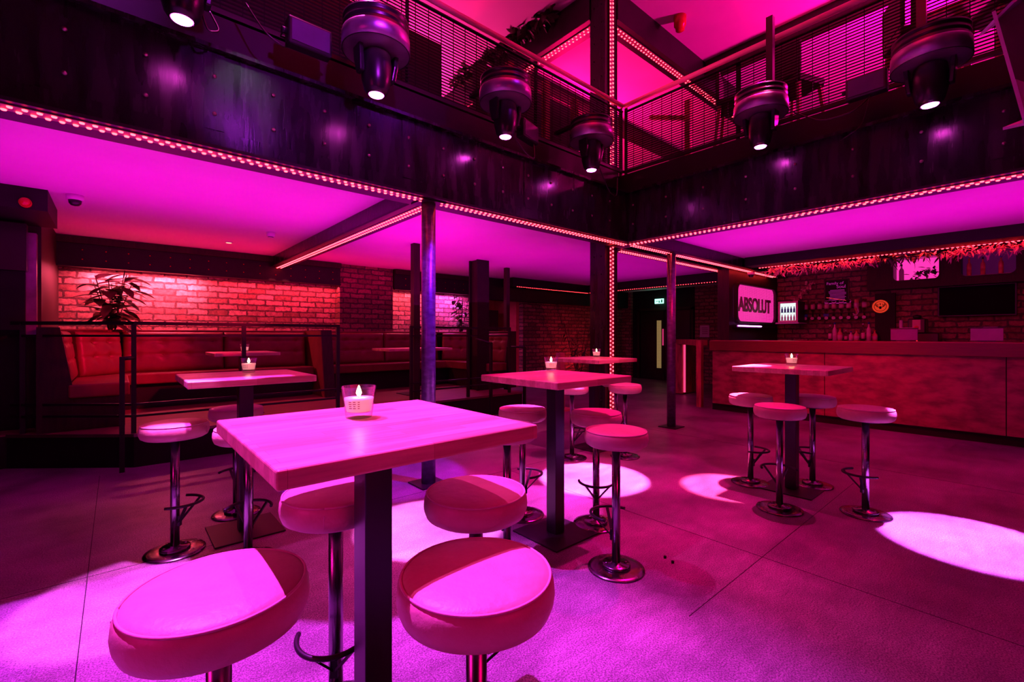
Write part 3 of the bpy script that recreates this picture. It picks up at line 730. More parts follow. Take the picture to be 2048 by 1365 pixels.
# ------------------------------------------------------------------ moving head lights
def make_head():
    t = empty('moving_head_light')          # origin at the lens centre
    hood = MB().lathe([(.15,.50),(.218,.50),(.222,.505),(.222,.49),(.214,.482),(.214,.462),(.222,.455),(.222,.440),(.214,.432),(.218,.424),(.226,.40),(.230,.29),(.224,.29),(.214,.40),(.205,.48),(.15,.488)], (0,0,0), 48).build('hood', M['gloss'], t)
    MB().lathe([(.2312,.293),(.2285,.395),(.2265,.405)], (0,0,0), 48).build('hood_band', M['galv'], hood)
    MB().lathe([(0,.50),(.16,.50),(.16,.505),(0,.506)], (0,0,0), 32).build('top_disc', M['black'], t)
    bse = MB().box(-.13,-.11,.33,.13,.11,.49).build('base_box', M['gloss'], t, bevel=.02)
    MB().box(-.035,-.115,.345,.035,-.109,.365).build('red_display', emis('red_display', (1,.05,.03), 6), bse)
    for s_ in (-1,1):
        MB().prism([(s_*.135-.016,-.05,.37),(s_*.135-.016,.05,.37),(s_*.125-.016,.055,.22),(s_*.115-.016,.035,.12),(s_*.115-.016,-.035,.12),(s_*.125-.016,-.055,.22)], (.032,0,0)).build('yoke_arm', M['gloss'], t, bevel=.008)
    MB().lathe([(0,.31),(.06,.31),(.095,.28),(.105,.20),(.10,.10),(.082,.03),(.06,0),(.052,0),(.052,.012),(0,.012)], (0,0,0), 36).build('head', M['gloss'], t)
    MB().lathe([(.0,.004),(.05,.004),(.046,-.003),(0,-.007)], (0,0,0), 28).build('lens', M['lens'], t)
    MB().box(-.02,-.02,.5,.02,.02,.56).build('hanger', M['steelp'], t)
    MB().beam((0,0,.56),(0,.52,.56),.05,.03).build('bracket', M['steelp'], t)
    return t
hd0 = make_head(); reg(hd0)
HEADS = [(.27,3.05,3.02,0,'moving head light at the upper left edge, hood cut off by the frame',1.2,(1,.10,.95)),
 (1.37,3.02,2.98,0,'largest moving head light left of centre, violet-lit galvanised hood band',3.2,(1,.14,.9)),
 (2.60,3.08,3.06,0,'moving head light in the middle with a small red display in its hood',1.2,(1,.06,.9)),
 (3.79,3.08,3.05,0,'smallest moving head light just left of the inner balcony corner',6,(1,.12,.85)),
 (4.58,1.70,3.08,1,'moving head light on the right balcony run with a red display, nearer the corner',6,(1,.05,.25)),
 (4.53,.51,3.00,1,'large moving head light at the upper right, tilted violet beam',5,(1,.10,1.2))]
AIMS = [(.10,2.95),(1.62,2.72),(2.45,2.5),(3.30,2.66),(3.97,1.74),(4.08,.27)]
for i, (x,y,z,side,lab,k,col) in enumerate(HEADS):
    o = hd0 if i == 0 else copy_tree(hd0)
    o.location = (x,y,z); o.rotation_euler = (0,0,0 if not side else R(-90)); tag(o, lab, 'stage light', 'moving head lights hung along the balcony')
    ax, ay = AIMS[i]
    lamp('SPOT', 'moving_head_beam', (x,y,z-.02), 1500*k, col, to=(ax,ay,0), radius=.035, angle=(19,19,17,18,13.5,18)[i], blend=.12)
# ------------------------------------------------------------------ cables, floodlights
def cable(label, pts, r=.006):
    mid = []
    for a, b2 in zip(pts, pts[1:]):
        for k in range(6):
            t_ = k/6; p = Vector(a).lerp(Vector(b2), t_); mid.append(p)
    mid.append(Vector(pts[-1]))
    for _ in range(3): mid = [mid[0]]+[(mid[i-1]+mid[i]*2+mid[i+1])/4 for i in range(1,len(mid)-1)]+[mid[-1]]
    o = MB().tube([p-mid[0] for p in mid], r, 6).build('cable', M['gloss'], loc=mid[0]); tag(o, label, 'cable', 'loose cables on the balcony edge')
cable('thin looped cable left of the largest moving head light', [(.62,3.3,3.42),(.72,3.25,3.25),(.85,3.26,3.2),(1.0,3.3,3.38)])
cable('thin cable hanging in a hook beside the upper left moving head', [(.35,3.2,3.3),(.40,3.18,3.08),(.47,3.2,3.12),(.42,3.25,3.25)])
cable('cable loop between the two middle moving heads', [(2.72,3.25,3.3),(2.95,3.2,3.05),(3.1,3.22,3.02),(3.15,3.3,3.3)])
cable('cable bundle hanging at the inner corner', [(4.2,3.3,3.25),(4.35,3.27,2.98),(4.5,3.27,2.95),(4.55,3.3,3.2)])
cable('cable sagging along the right balcony run', [(4.75,1.5,3.4),(4.72,1.25,3.2),(4.72,1.0,3.2),(4.78,.8,3.42)])
def flood(label, x, y, z, rz):
    t = empty('floodlight', (x,y,z), rz, label, 'floodlight', 'small floodlights clamped to the balcony')
    MB().box(-.14,-.05,-.09,.14,.04,.09).build('housing', M['gloss'], t, bevel=.012)
    MB().box(-.12,-.056,-.07,.12,-.05,.07).build('front_glass', simple('grey_glass', (.1,.1,.14), None, .08), t)
    MB().tube([(-.155,0,0),(-.155,.08,.0),(.155,.08,0),(.155,0,0)], .008, 6).build('bracket', M['steelp'], t)
    MB().cyl((-.17,.0,0),(-.14,0,0),.02,12).build('knob', M['steelp'], t)
flood('rectangular floodlight clamped beside the mesh, left of the largest moving head', .98, 3.22, 3.30, 0)
flood('shiny floodlight left of the upper right moving head', 4.76, .93, 3.40, R(-90))
flood('small floodlight between the two middle moving heads', 3.05, 3.28, 3.30, R(15))
# speaker at top right, hung close to the camera
# ------------------------------------------------------------------ bar counter
bc = empty('bar_counter', (7.9,-1.0,0), label='long bar counter with wooden rail top and aged metal-look front panels', cat='bar counter')
MB().box(.06,-3,0,.6,4.75,.12).build('kick', M['black'], bc)
for i, (y0,y1) in enumerate(((3.05,4.72),(1.23,3.04),(-.4,1.22),(-2.1,-.41))):
    MB().box(0,y0,.12,.03,y1,1.06).build('front_panel', M['panel'], bc)
MB().box(.03,-3,.12,.6,4.72,1.16).build('carcass', M['black'], bc)
MB().box(-.06,-3,1.05,-.015,4.75,1.215).build('front_rail', M['barwood'], bc, bevel=.006)
MB().box(-.015,-3,1.17,.66,4.75,1.222).build('worktop', M['barwood'], bc)
st = empty('bar_side_shelf', (8.0,4.0,0), label='rustic timber shelf and post at the left end of the bar', cat='shelf')
MB().beam((.06,.03,0),(.06,.03,1.215),.09,.09).build('post', M['rustic'], st)
MB().prism([(0.0,.08,1.12),(.3,.0,1.12),(1.75,1.1,1.12),(1.5,1.3,1.12)], (0,0,.10)).build('shelf_board', M['rustic'], st)
sw = empty('timber_side_cupboard', (9.42,5.12,0), label='rough timber cupboard side with a pink light tube, left of the bar', cat='cupboard')
MB().box(0,0,.02,.62,.3,1.13).build('carcass', M['rustic'], sw)
tb = MB().cyl((.06,-.03,.05),(.06,-.03,1.1),.022,12).build('light_tube', emis('pink_tube', (1,.05,.2), 1.3), sw)
# ------------------------------------------------------------------ lit brand sign on the end wall
sg = empty('light_box_sign', (9.15,3.49,1.89), label='rounded pink light box sign with mesh front on the wall at the bar end', cat='sign')
W_, H_ = 1.78, .66
pts = rrect(W_, H_, .12)
MB().prism([(x,0,z) for x,z in pts], (0,-.01,0)).build('lit_panel', M['pink'], sg)
fr = MB(); n = len(pts)
op = rrect(W_+.08, H_+.08, .14)
for k in range(n):
    a, b2, c_, d_ = pts[k], pts[(k+1)%n], op[(k+1)%n], op[k]
    fr.prism([(a[0],0,a[1]),(b2[0],0,b2[1]),(c_[0],0,c_[1]),(d_[0],0,d_[1])], (0,-.06,0))
fr.build('frame', M['dwood'], sg)
gm = MB()
for k in range(28): z = -H_/2+.012+k*.0235; gm.box(-W_/2+.02,-.045,z,W_/2-.02,-.042,z+.004)
for k in range(30): x = -W_/2+.04+k*.058; gm.box(x,-.042,-H_/2+.02,x+.003,-.040,H_/2-.02)
gm.build('mesh_front', simple('pink_wire', (.5,.2,.35), None, .4), sg)
text_mesh('lettering', 'ABSOLUT', .36, simple('deep_magenta_letters', (.32,.0,.10), None, .5), sg, (-.78,-.012,-.14), (R(90),0,0), .012, 'LEFT', .96, .011)
lt = empty('light_tube', (8.2,3.40,1.475), label='bright magenta light tube below the pink light box sign', cat='light tube')
MB().cyl((0,0,0),(1.0,0,0),.012,12).build('tube', emis('magenta_tube', (1,.15,1), 9), lt)
MB().box(-.03,.015,-.03,1.75,.10,.012).build('shelf', M['gloss'], lt)
dc = empty('dome_camera', (8.65,3.37,2.40), label='small dome camera under the beam above the lit sign', cat='security camera', group='dome security cameras')
MB().cyl((0,0,0),(0,0,.05),.06,24).build('housing', M['white'], dc)
MB().lathe([(.045,0),(.04,-.025),(.025,-.04),(0,-.046)], (0,0,0), 24).build('dome', M['gloss'], dc)
X, Y = WX(-4.05, 4.12)
dc = empty('dome_camera', (-.30,6.05,2.60), label='white dome camera on the ceiling beside the dark soffit at left', cat='security camera', group='dome security cameras')
MB().cyl((0,0,0),(0,0,.05),.065,24).build('housing', M['white'], dc)
MB().lathe([(.05,0),(.045,-.03),(.03,-.048),(0,-.055)], (0,0,0), 24).build('dome', M['gloss'], dc)
sd = empty('smoke_detector', (1.52,6.55,2.61), label='small white smoke detector on the magenta ceiling left of the joist', cat='smoke detector')
MB().lathe([(0,-.03),(.03,-.03),(.035,-.015),(.05,-.01),(.052,.04),(0,.04)], (0,0,0), 20).build('body', M['white'], sd)
MB().lathe([(.0335,-.026),(.0345,-.018)], (0,0,0), 12).build('vent', M['black'], sd)
dl = empty('downlight', (1.22,7.62,2.64), label='small recessed round downlight in the magenta ceiling above the left booth', cat='downlight')
MB().lathe([(0,0),(.04,0),(.05,-.004),(.05,.01)], (0,0,0), 20).build('rim', M['white'], dl)
MB().lathe([(0,-.005),(.035,-.005),(.035,-.002)], (0,0,0), 16).build('lens', emis('dim_lens', (1,.5,.3), 1.5), dl)
sb = empty('alarm_strobe', (-.62,5.97,2.50), label='red alarm strobe on the dark soffit at far left', cat='alarm')
MB().cyl((0,.03,0),(0,-.02,0),.042,20).build('base', M['redplastic'], sb)
MB().lathe([(.038,0),(.036,.03),(.027,.045),(0,.05)], (0,-.02,0), 20, Matrix.Rotation(R(90),3,'X')).build('lens', M['redplastic'], sb)
# ------------------------------------------------------------------ bar back
struct('trim_16', MB().box(10.0,-4,2.1,10.3,1.95,2.23).box(10.0,-4,2.61,10.3,3.45,ZC).box(10.0,-4,2.23,10.3,.187,2.61).box(10.0,.766,2.23,10.3,1.018,2.61).box(10.0,1.588,2.23,10.3,1.95,2.61), M['dwood'])
def niche(label, y0, y1, m_):
    t = empty('display_niche', (10.28,(y0+y1)/2,2.42), label=label, cat='niche', group='lit bottle niches above the back bar')
    h2, w2 = .19, (y1-y0)/2
    MB().box(-.005,-w2,-h2,.015,w2,h2).build('back_panel', m_, t)  # panel itself glows, standing in for a lamp inside the niche
    MB().box(-.27,-w2+.001,-h2,-.005,w2-.001,-h2+.008).box(-.27,-w2+.001,h2-.008,-.005,w2-.001,h2).build('lining', M['white'], t)
    ip = rrect(2*w2, 2*h2, .07); op_ = [(-w2-.02 if x<0 else w2+.02, -h2-.02 if z<0 else h2+.02) for x,z in ip]
    g = MB(); n_ = len(ip)
    for k in range(n_):
        a, b2, c_, d_ = ip[k], ip[(k+1)%n_], op_[(k+1)%n_], op_[k]
        g.prism([(-.30,a[0],a[1]),(-.30,b2[0],b2[1]),(-.30,c_[0],c_[1]),(-.30,d_[0],d_[1])], (.02,0,0))
    g.build('frame', M['dwood'], t)
niche('bright pink lit niche with a bottle and leaves above the back bar', 1.018, 1.588, M['pink'])
niche('dim violet niche holding three bottles at the right above the back bar', .187, .766, M['dimpink'])
def bottle(x, y, z, h, r, m_, capm, lab, grp, cat='bottle', label_m=None):
    t = empty('spirit_bottle', (x,y,z), label=lab, cat=cat, group=grp)
    MB().lathe([(0,0),(r,0),(r,h*.58),(r*.85,h*.66),(r*.38,h*.76),(r*.34,h*.92),(0,h*.92)], (0,0,0), 16).build('glass', m_, t)
    MB().lathe([(0,h*.9),(r*.42,h*.9),(r*.42,h),(0,h)], (0,0,0), 12).build('cap', capm, t)
    if label_m: MB().lathe([(r+.001,h*.15),(r+.001,h*.48)], (0,0,0), 16).build('paper_label', label_m, t)
gold = simple('amber_glass', (.9,.35,.2), (.5,.12,.08), .12, 0, 12); blue = simple('blue_cap', (.02,.05,.6), None, .3)
bottle(10.12,1.50,2.24,.28,.035,M['white'],M['black'],'pale frosted bottle alone in the bright pink niche','bottles in the wall niches')
for i, (y,c_,nm) in enumerate(((.68,M['redplastic'],'red-capped'),(.53,M['black'],'dark-capped'),(.34,blue,'blue-capped'))):
    bottle(10.06,y,2.24,.27,.028,gold,c_,nm+' amber bottle in the dim violet niche','bottles in the wall niches')
def leaves(name, lab, cat, pts, n, L_, W_, m_, grp=None, dirf=None, kind=None):
    g = MB(); o0 = Vector(pts[0])
    for _ in range(n):
        k = random.random()*(len(pts)-1); i = int(k); p = Vector(pts[i]).lerp(Vector(pts[min(i+1,len(pts)-1)]), k-i)
        d = dirf() if dirf else Vector((random.uniform(-1,1),random.uniform(-1,1),random.uniform(-1,.4)))
        p = p + Vector([random.gauss(0,.03) for _ in range(3)])
        g.leaf(p-o0, d, (random.uniform(-.5,.5),random.uniform(-.5,.5),1), L_*random.uniform(.6,1.2), W_*random.uniform(.7,1.2))
    o = g.build(name, m_, loc=o0); return tag(o, lab, cat, grp, kind)
leaves('leaf_arrangement','cluster of dark leaves inside the bright pink niche','foliage',[(10.08,1.38,2.27),(10.1,1.2,2.38),(10.06,1.06,2.36)],70,.09,.04,M['leaf'])
led_strip('red LED strip behind the dry garland under the bar soffit', (8.56,3.2,2.5), (8.56,-1.2,2.5), DN, (1,0,0), .05, .05, 1, .014)
leaves('leaf_garland','dry leaf garland lit red along the left part of the bar soffit','garland',[(8.60,3.1,2.44),(8.60,2.3,2.43),(8.60,1.55,2.44)],420,.10,.022,M['pleaf'],'garlands under the bar soffit')
leaves('leaf_garland','dry leaf garland lit red along the right part of the bar soffit','garland',[(8.60,.85,2.44),(8.60,.2,2.43),(8.60,-.6,2.44)],420,.10,.022,M['pleaf'],'garlands under the bar soffit')
leaves('fern_bunch','dark fern bunch hanging in the middle of the bar soffit','foliage',[(8.62,1.55,2.45),(8.62,1.2,2.45),(8.62,.85,2.45)],90,.14,.03,M['leaf'])
leaves('hanging_ivy','ivy trailing down the brick beside the small fridge','foliage',[(10.2,2.85,2.35),(10.2,3.0,2.15),(10.2,3.15,2.02)],110,.06,.045,M['pleaf'])
# framed poster
po = empty('framed_poster', (10.28,2.47,2.13), label='black framed poster with pink writing on the brick behind the bar', cat='poster')
MB().box(0,-.20,-.24,.02,.20,.24).build('frame', M['gloss'], po, bevel=.004)
MB().box(-.003,-.18,-.22,0,.18,.22).build('print', M['black'], po)
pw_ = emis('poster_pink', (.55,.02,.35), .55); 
text_mesh('writing','Family of',.075,pw_,po,(-.005,.16,.14),(R(90),0,R(-90)),.001)
text_mesh('writing','Soul',.085,pw_,po,(-.005,.0,.07),(R(90),0,R(-90)),.001)
lines = MB()
for k in range(8):
    a = .05+random.random()*.06; lines.box(-.005,-.155+random.random()*.03,.03-k*.026,-.003,.15-a*.5,.038-k*.026)
lines.build('printed_lines', pw_, po)
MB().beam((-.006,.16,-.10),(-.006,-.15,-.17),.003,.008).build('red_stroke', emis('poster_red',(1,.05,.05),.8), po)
MB().box(-.02,-.18,-.222,0,.18,-.208).build('lower_edge', pw_, po)
# small drinks fridge
fg = empty('mini_fridge', (9.75,3.12,1.56), label='small lit drinks fridge full of bottles on a shelf behind the bar', cat='fridge')
MB().box(.0,-.17,0,.38,.17,.40).build('cabinet', M['steelp'], fg)
MB().box(-.02,-.17,0,0,.17,.035).box(-.02,-.17,.365,0,.17,.40).box(-.02,-.17,.035,0,-.135,.365).box(-.02,.135,.035,0,.17,.365).build('door_frame', simple('pink_door_frame', (.75,.35,.5), None, .4), fg)
MB().box(-.003,-.135,.035,.0,.135,.365).build('lit_interior', emis('fridge_light', (.75,.95,.9), 1.0), fg)
MB().box(-.012,-.133,.185,-.004,.133,.190).build('shelf', M['steelp'], fg)
bl = simple('blue_label', (.02,.06,.5), None, .4); pr = None
for k in range(5):
    for zz in (.19,.037):
        q = MB().lathe([(0,0),(.017,0),(.017,.06),(.008,.085),(.008,.11),(0,.11)], (0,0,0), 10).build('bottle', bl if zz > .1 else M['white'], fg); q.location = (-.0035-.010+.005, -.105+k*.052, zz); q.scale = (.4,1,1)
MB().box(9.68-9.75,-.2,-.03,.4,.2,-.005).build('wall_shelf', M['white'], fg)
# optics
op = empty('optics_rack', (10.2,2.48,1.64), label='black wall rail carrying the row of optics behind the bar', cat='rack')
MB().box(0,-.52,-.01,.04,.52,.02).build('rail', M['gloss'], op)
cols = [simple('clear_spirit', (.8,.55,.6), None, .1), simple('label_pink', (.8,.5,.55), None, .5), simple('amber_spirit', (.75,.4,.2), None, .15), bl]
for k in range(9):
    y = 2.94-k*.115
    t = empty('optic_bottle', (10.16,y,1.62), label=['leftmost upside-down bottle with a blue tap badge','second upside-down bottle from the left on the optics rail','third upside-down bottle from the left, slim and clear','fourth upside-down bottle from the left with a blue tap badge','fifth upside-down bottle from the left with a pink label','sixth upside-down bottle from the left with a pink label','seventh upside-down bottle from the left, striped','eighth upside-down bottle, amber, above a hooked white emblem','rightmost upside-down bottle on the optics rail'][k], cat='bottle', group='upside-down spirit bottles on the optics rail')
    MB().lathe([(0,.08),(.012,.08),(.012,.13),(.036,.17),(.036,.33),(.03,.345),(0,.345)], (0,0,0), 14).build('glass', cols[2] if k == 7 else M['pglass'], t)
    MB().lathe([(.0372,.19),(.0372,.28)], (0,0,0), 14).build('paper_label', cols[1] if k in (4,5,6) else cols[0], t)
    MB().lathe([(0,-.03),(.012,-.03),(.014,.0),(.014,.08),(0,.08)], (0,0,0), 10).build('measure', M['gloss'], t)
    MB().cyl((-.02,0,.015),(-.035,0,.015),.030,20).build('tap_badge', M['white'], t)
    if k in (0,3): MB().box(-.04,-.042,.045,-.03,.042,.095).build('blue_badge', bl, t)
MB().tube([(10.10,2.13+a[0],1.73+a[1]) for a in ((-.02,.10),(-.035,.0),(-.01,-.05),(.03,-.05),(.04,-.02))], .010, 8).build('hooked_emblem', M['white'])
tag(bpy.data.objects['hooked_emblem'], 'white hooked emblem below the amber optic bottle', 'emblem')
# back counter and bottles on it
bk = empty('back_counter', (9.75,-1,0), label='dark back counter against the brick behind the bar', cat='counter')
MB().box(0,-3,0,.52,4.4,1.16).build('carcass', M['black'], bk); MB().box(-.02,-3,1.16,.53,4.42,1.20).build('worktop', M['gloss'], bk)
for k in range(9):
    y = 2.50-k*.083+random.uniform(-.015,.015); h_ = [.30,.34,.24,.20,.18,.20,.32,.34,.2][k]
    bottle(9.95+random.uniform(-.05,.08),y,1.20,h_,.028+.006*(k%3),[M['pglass'],cols[0],cols[2]][k%3],[M['white'],blue,M['redplastic']][k%3],['tall','blue-topped tall','short red-topped','squat','small middle','small amber','tall pink-topped','tallest right-hand','last small'][k]+' bottle on the back counter','bottles on the back counter', label_m=cols[1])
# till screens, coffee machine, round sign, wall television, dark door
def till(lab, y, c):
    t = empty('till_screen', (8.62,y,1.222), label=lab, cat='till', group='tills standing on the bar')
    MB().box(-.012,-.15,.012,.012,.15,.175).build('screen', c, t, bevel=.004); MB().box(-.015,-.155,.175,.015,.155,.19).build('top_edge', M['gloss'], t)
    MB().box(-.014,-.1,.19,-.002,.03,.194).build('paper_slot', M['white'], t); MB().box(-.06,-.08,0,.1,.08,.012).build('foot', M['gloss'], t)
till('violet-backed till screen left of the coffee machine', 1.25, simple('till_back', (.28,.2,.34), None, .45))
till('grey-backed till screen at the right end of the bar', .42, simple('till_back_grey', (.45,.42,.42), None, .45))
cm = empty('coffee_machine', (8.95,1.02,1.222), label='black drinks machine with a round logo panel on the bar between the tills', cat='drinks machine')
cm.location = (9.78, 1.28, 1.20)
MB().box(0,-.28,0,.4,.22,.14).build('base', M['gloss'], cm, bevel=.01); MB().box(.05,-.12,.14,.35,.10,.38).build('tower', M['gloss'], cm, bevel=.015)
MB().box(.04,-.06,.20,.05,.04,.36).build('picture_panel', simple('cream_panel', (.8,.55,.4), None, .4), cm)
MB().cyl((.04,-.01,.235),(.034,-.01,.235),.028,18).build('round_logo', M['redplastic'], cm)
MB().lathe([(.04,.38),(.055,.40),(.055,.43),(0,.45)], (.2,0,0), 16).build('hopper', M['gloss'], cm)
MB().cyl((.1,.19,.14),(.1,.19,.36),.025,12).build('cup_stack', M['white'], cm)
MB().box(-.004,-.03,.01,0,-.012,.12).build('red_mark', emis('red_indicator', (1,.03,.03), .8), cm)
dr = struct('door_1', MB().box(10.22,1.60,0,10.3,1.88,2.05), M['black'])
rs = empty('round_sign', (10.21,1.80,1.86), label='round orange sign with a dark stag-like emblem on the black door behind the bar', cat='sign')
rs.location = (10.21, 1.80, 1.82)
MB().cyl((0,0,0),(-.012,0,0),.115,40).build('orange_disc', emis('orange_disc', (1,.06,.02), .55), rs)
em = MB().tube([(-.014,.085*cos(R(a)),.085*sin(R(a))) for a in range(0,361,15)], .004, 6)
for s_ in (-1,1):
    em.tube([(-.014,s_*.012,-.02),(-.014,s_*.05,.0),(-.014,s_*.062,.05)], .006, 6).tube([(-.014,s_*.04,-.01),(-.014,s_*.035,.045)], .005, 6).tube([(-.014,s_*.055,.01),(-.014,s_*.075,.03)], .004, 6)
em.tube([(-.014,0,.0),(-.014,0,-.045)], .016, 8).box(-.016,-.004,.02,-.012,.004,.055).box(-.016,-.014,.036,-.012,.014,.044).build('stag_emblem', M['black'], rs)
tv = empty('television', (10.22,.62,1.86), label='black television screen on the brick behind the bar at right', cat='television')
MB().box(0,-.44,-.25,.05,.44,.25).build('housing', M['gloss'], tv, bevel=.006); MB().box(-.002,-.42,-.23,0,.42,.23).build('screen', simple('tv_screen', (.004,.004,.005), None, .5, spec=.05), tv)
# ------------------------------------------------------------------ exit doors and sign
dd = empty('door_2', (12.05,7.1,0), kind='structure')
for s_, nm in ((-1,0),(1,1)):
    y0 = 0 if s_ > 0 else -.80
    lf = MB().box(0,y0+.01,.01,.04,y0+.79,2.02).build('door_leaf', M['gloss'], dd)
    yy = -.18 if s_ < 0 else .18
    MB().box(-.006,yy-.09+(.0),.35,0,yy+.06,1.75).build('wired_glass', emis('lit_wired_glass', (.75,.5,.18), .32), lf)
    g = MB()
    for k in range(40): g.box(-.009,yy-.09,.36+k*.035,-.006,yy+.06,.363+k*.035)
    for k in range(5): g.box(-.009,yy-.09+k*.0365,.35,-.006,yy-.087+k*.0365,1.75)
    g.build('wire_grid', M['steelp'], lf)
MB().box(-.02,-.90,0,.06,-.82,2.1).box(-.02,.82,0,.06,.90,2.1).box(-.02,-.9,2.04,.06,.9,2.12).build('door_frame', M['dwood'], dd)
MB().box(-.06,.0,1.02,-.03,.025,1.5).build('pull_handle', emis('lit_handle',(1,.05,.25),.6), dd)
ex = empty('exit_sign', (11.85,6.95,2.28), label='small green lit exit sign above the double doors', cat='exit sign')
ex.location = (12.07, 7.28, 2.32)
MB().box(0,-.14,-.07,.03,.14,.07).build('lit_panel', emis('exit_green', (.35,1,.75), 2.2), ex)
g = MB().box(-.004,-.11,-.045,0,-.07,.045).box(-.004,.03,-.01,0,.10,.01).box(-.004,-.02,-.05,0,.01,.02); g.build('pictogram', simple('exit_dark', (.0,.2,.12), None), ex)
text_mesh('writing','EXIT',.06,simple('exit_text', (0,.15,.1), None),ex,(-.005,.0,-.045),(R(90),0,R(-90)),.001)
nt_ = empty('notice_sheet', (11.98,5.86,1.42), label='pink-lit notice sheet on the brick right of the exit doors', cat='notice')
MB().box(0,-.13,-.16,.01,.13,.16).build('sheet', M['white'], nt_)
g = MB()
for k in range(4): g.box(-.003,-.09,.08-k*.05,0,.07,.095-k*.05)
g.build('print', M['ink'], nt_)
lp = lamp('POINT','exit_glow',(11.8,7.28,2.25),.5,(.3,1,.7),radius=.05)
# switch on red-lit wall, dark screen behind second booth
sw = empty('wall_switch', (7.69,9.0,1.42), label='white switch plates on the red-lit wall right of the slim post', cat='switch')
sw.location = (7.60, 9.58, 1.42)
MB().box(-.07,-.02,-.05,.07,0,.14).build('upper_plate', M['white'], sw); MB().box(-.03,-.02,-.22,.06,0,-.10).build('lower_plate', M['white'], sw)
MB().box(-.05,-.024,-.02,.05,-.02,.08).build('display', M['ink'], sw)
cb_ = empty('dark_cabinet', (6.65,9.05,0), label='dark cabinet between the thick post and the red-lit wall', cat='cabinet')
MB().box(-.25,0,0,.75,.5,1.95).build('body', M['dwood'], cb_)
MB().box(-.2,-.02,.1,.7,0,1.9).build('door', M['dwood'], cb_)
wp = empty('menu_stand', (6.1,5.0,0), label='pale wooden block stand behind the middle table', cat='stand')
X, Y = WX(.85, 8.0); wp.location = (X, Y, 0)
MB().box(-.06,-.05,0,.06,.05,1.0).build('block', M['block'], wp); MB().box(-.16,-.2,0,.16,.2,.03).build('foot', M['block'], wp)
# ------------------------------------------------------------------ plants
def plant(name, lab, x, y, z, stems, n, L_, W_, hgt, spread, m_=None, pot=True):
    t = empty(name, (x,y,z), label=lab, cat='plant', group=None)
    ph = .28 if pot else 0
    if pot:
        MB().lathe([(0,0),(.10,0),(.14,.26),(.145,.28),(.12,.28),(.11,.24),(0,.24)], (0,0,0), 24).build('pot', M['pot'], t)
        MB().lathe([(0,.245),(.11,.245)], (0,0,0), 16).build('soil', M['dwood'], t)
    sm = MB(); lf = MB()
    for k in range(stems):
        a = 2*pi*k/stems+random.random(); tip = Vector((cos(a)*spread*.5, sin(a)*spread*.5, hgt*random.uniform(.75,1)))
        b0 = Vector((cos(a)*.03, sin(a)*.03, ph*.8)); sm.tube([b0, b0.lerp(tip,.5)+Vector((0,0,.03)), tip], .006, 6)
        for j in range(n):
            u = .15+.85*j/n; p = b0.lerp(tip, u); an = random.random()*2*pi
            lf.leaf(p, (cos(an), sin(an), random.uniform(-.2,.7)), (0,0,1), L_*random.uniform(.7,1.15), W_*random.uniform(.7,1.1), .45)
    sm.build('stem', M['dwood'], t); lf.build('foliage', m_ or M['leaf'], t)
plant('potted_plant','broad-leaved plant on the ledge in the left corner against the lit brick',-.04,8.18,1.385,8,12,.30,.14,.80,.40,pot=False)
plant('potted_plant','broad-leaved plant on the right booth ledge before violet brick',5.70,8.26,1.385,6,12,.24,.10,.85,.35,pot=False)
plant('potted_palm','dark bushy palm on the floor against the far brick',8.95,7.7,0,9,14,.38,.05,1.75,.75)
lamp('SPOT','floor_uplight',(9.5,7.6,.15),60,(1,.02,.06),to=(9.5,8.55,1.0),radius=.05,angle=110,blend=.8)
leaves('leaf_garland','dark leafy garland hanging on the upstairs roof beam, top centre','garland',[(4.7,4.6,5.98),(4.7,5.8,6.0),(4.72,7.0,5.98)],260,.2,.09,M['leaf'],'garlands upstairs')
bpy.data.objects[bpy.data.objects[-1].name] if False else None
# ------------------------------------------------------------------ upstairs furniture seen through the mesh
def screen_panel(lab, x0, x1, y):
    t = empty('seat_back_panel', (x0,y,3.4), label=lab, cat='seating panel', group='dark upstairs seating panels behind the mesh')
    MB().box(0,0,0,x1-x0,.06,.85).build('panel', M['dwood'], t); MB().box(0,.06,0,x1-x0,.5,.42).build('seat', M['dwood'], t)
screen_panel('dark upstairs seat back behind the mesh left of the middle moving head', .5, 2.48, 3.95)
screen_panel('dark upstairs seat back behind the mesh right of the middle moving head', 2.92, 4.6, 3.95)
def post_up(lab, x, y, h_, brace=False):
    t = empty('timber_upright', (x,y,3.4), label=lab, cat='post', group='timber uprights upstairs')
    MB().box(-.035,-.035,0,.035,.035,h_).build('upright', M['rustic'], t)
    if brace:
        MB().beam((0,0,h_*.75),(-.0,.55,h_*.98),.05,.05).build('brace', M['rustic'], t)
post_up('timber upright upstairs behind the mesh, first right of the middle moving head', 3.2, 3.72, .85)
post_up('timber upright upstairs, second right of the middle moving head', 3.75, 3.72, .85)
post_up('timber upright upstairs, just above the smallest moving head', 4.25, 3.72, .8)
post_up('braced timber upright upstairs behind the right railing near the corner', 5.5, 2.9, .9, True)
def high_chair(lab, x, y, rz):
    t = empty('high_back_chair', (x,y,3.4), rz, lab, 'chair', 'high chairs upstairs behind the right railing')
    MB().box(-.2,-.2,.62,.2,.2,.70).build('seat', M['dwood'], t, bevel=.02)
    MB().box(-.2,.16,.70,.2,.2,1.05).build('backrest', M['dwood'], t, bevel=.01)
    for sx in (-1,1):
        for sy in (-1,1): MB().beam((sx*.22,sy*.22,0),(sx*.16,sy*.16,.62),.035,.035).build('leg', M['rustic'], t)
    MB().beam((-.2,-.2,.25),(.2,-.2,.25),.025,.025).build('footrest', M['rustic'], t)
high_chair('high chair upstairs behind the mesh close to the inner corner', 5.6, 2.35, .3)
high_chair('high chair upstairs behind the mesh left of the moving head with red display', 5.7, 1.75, 1.2)
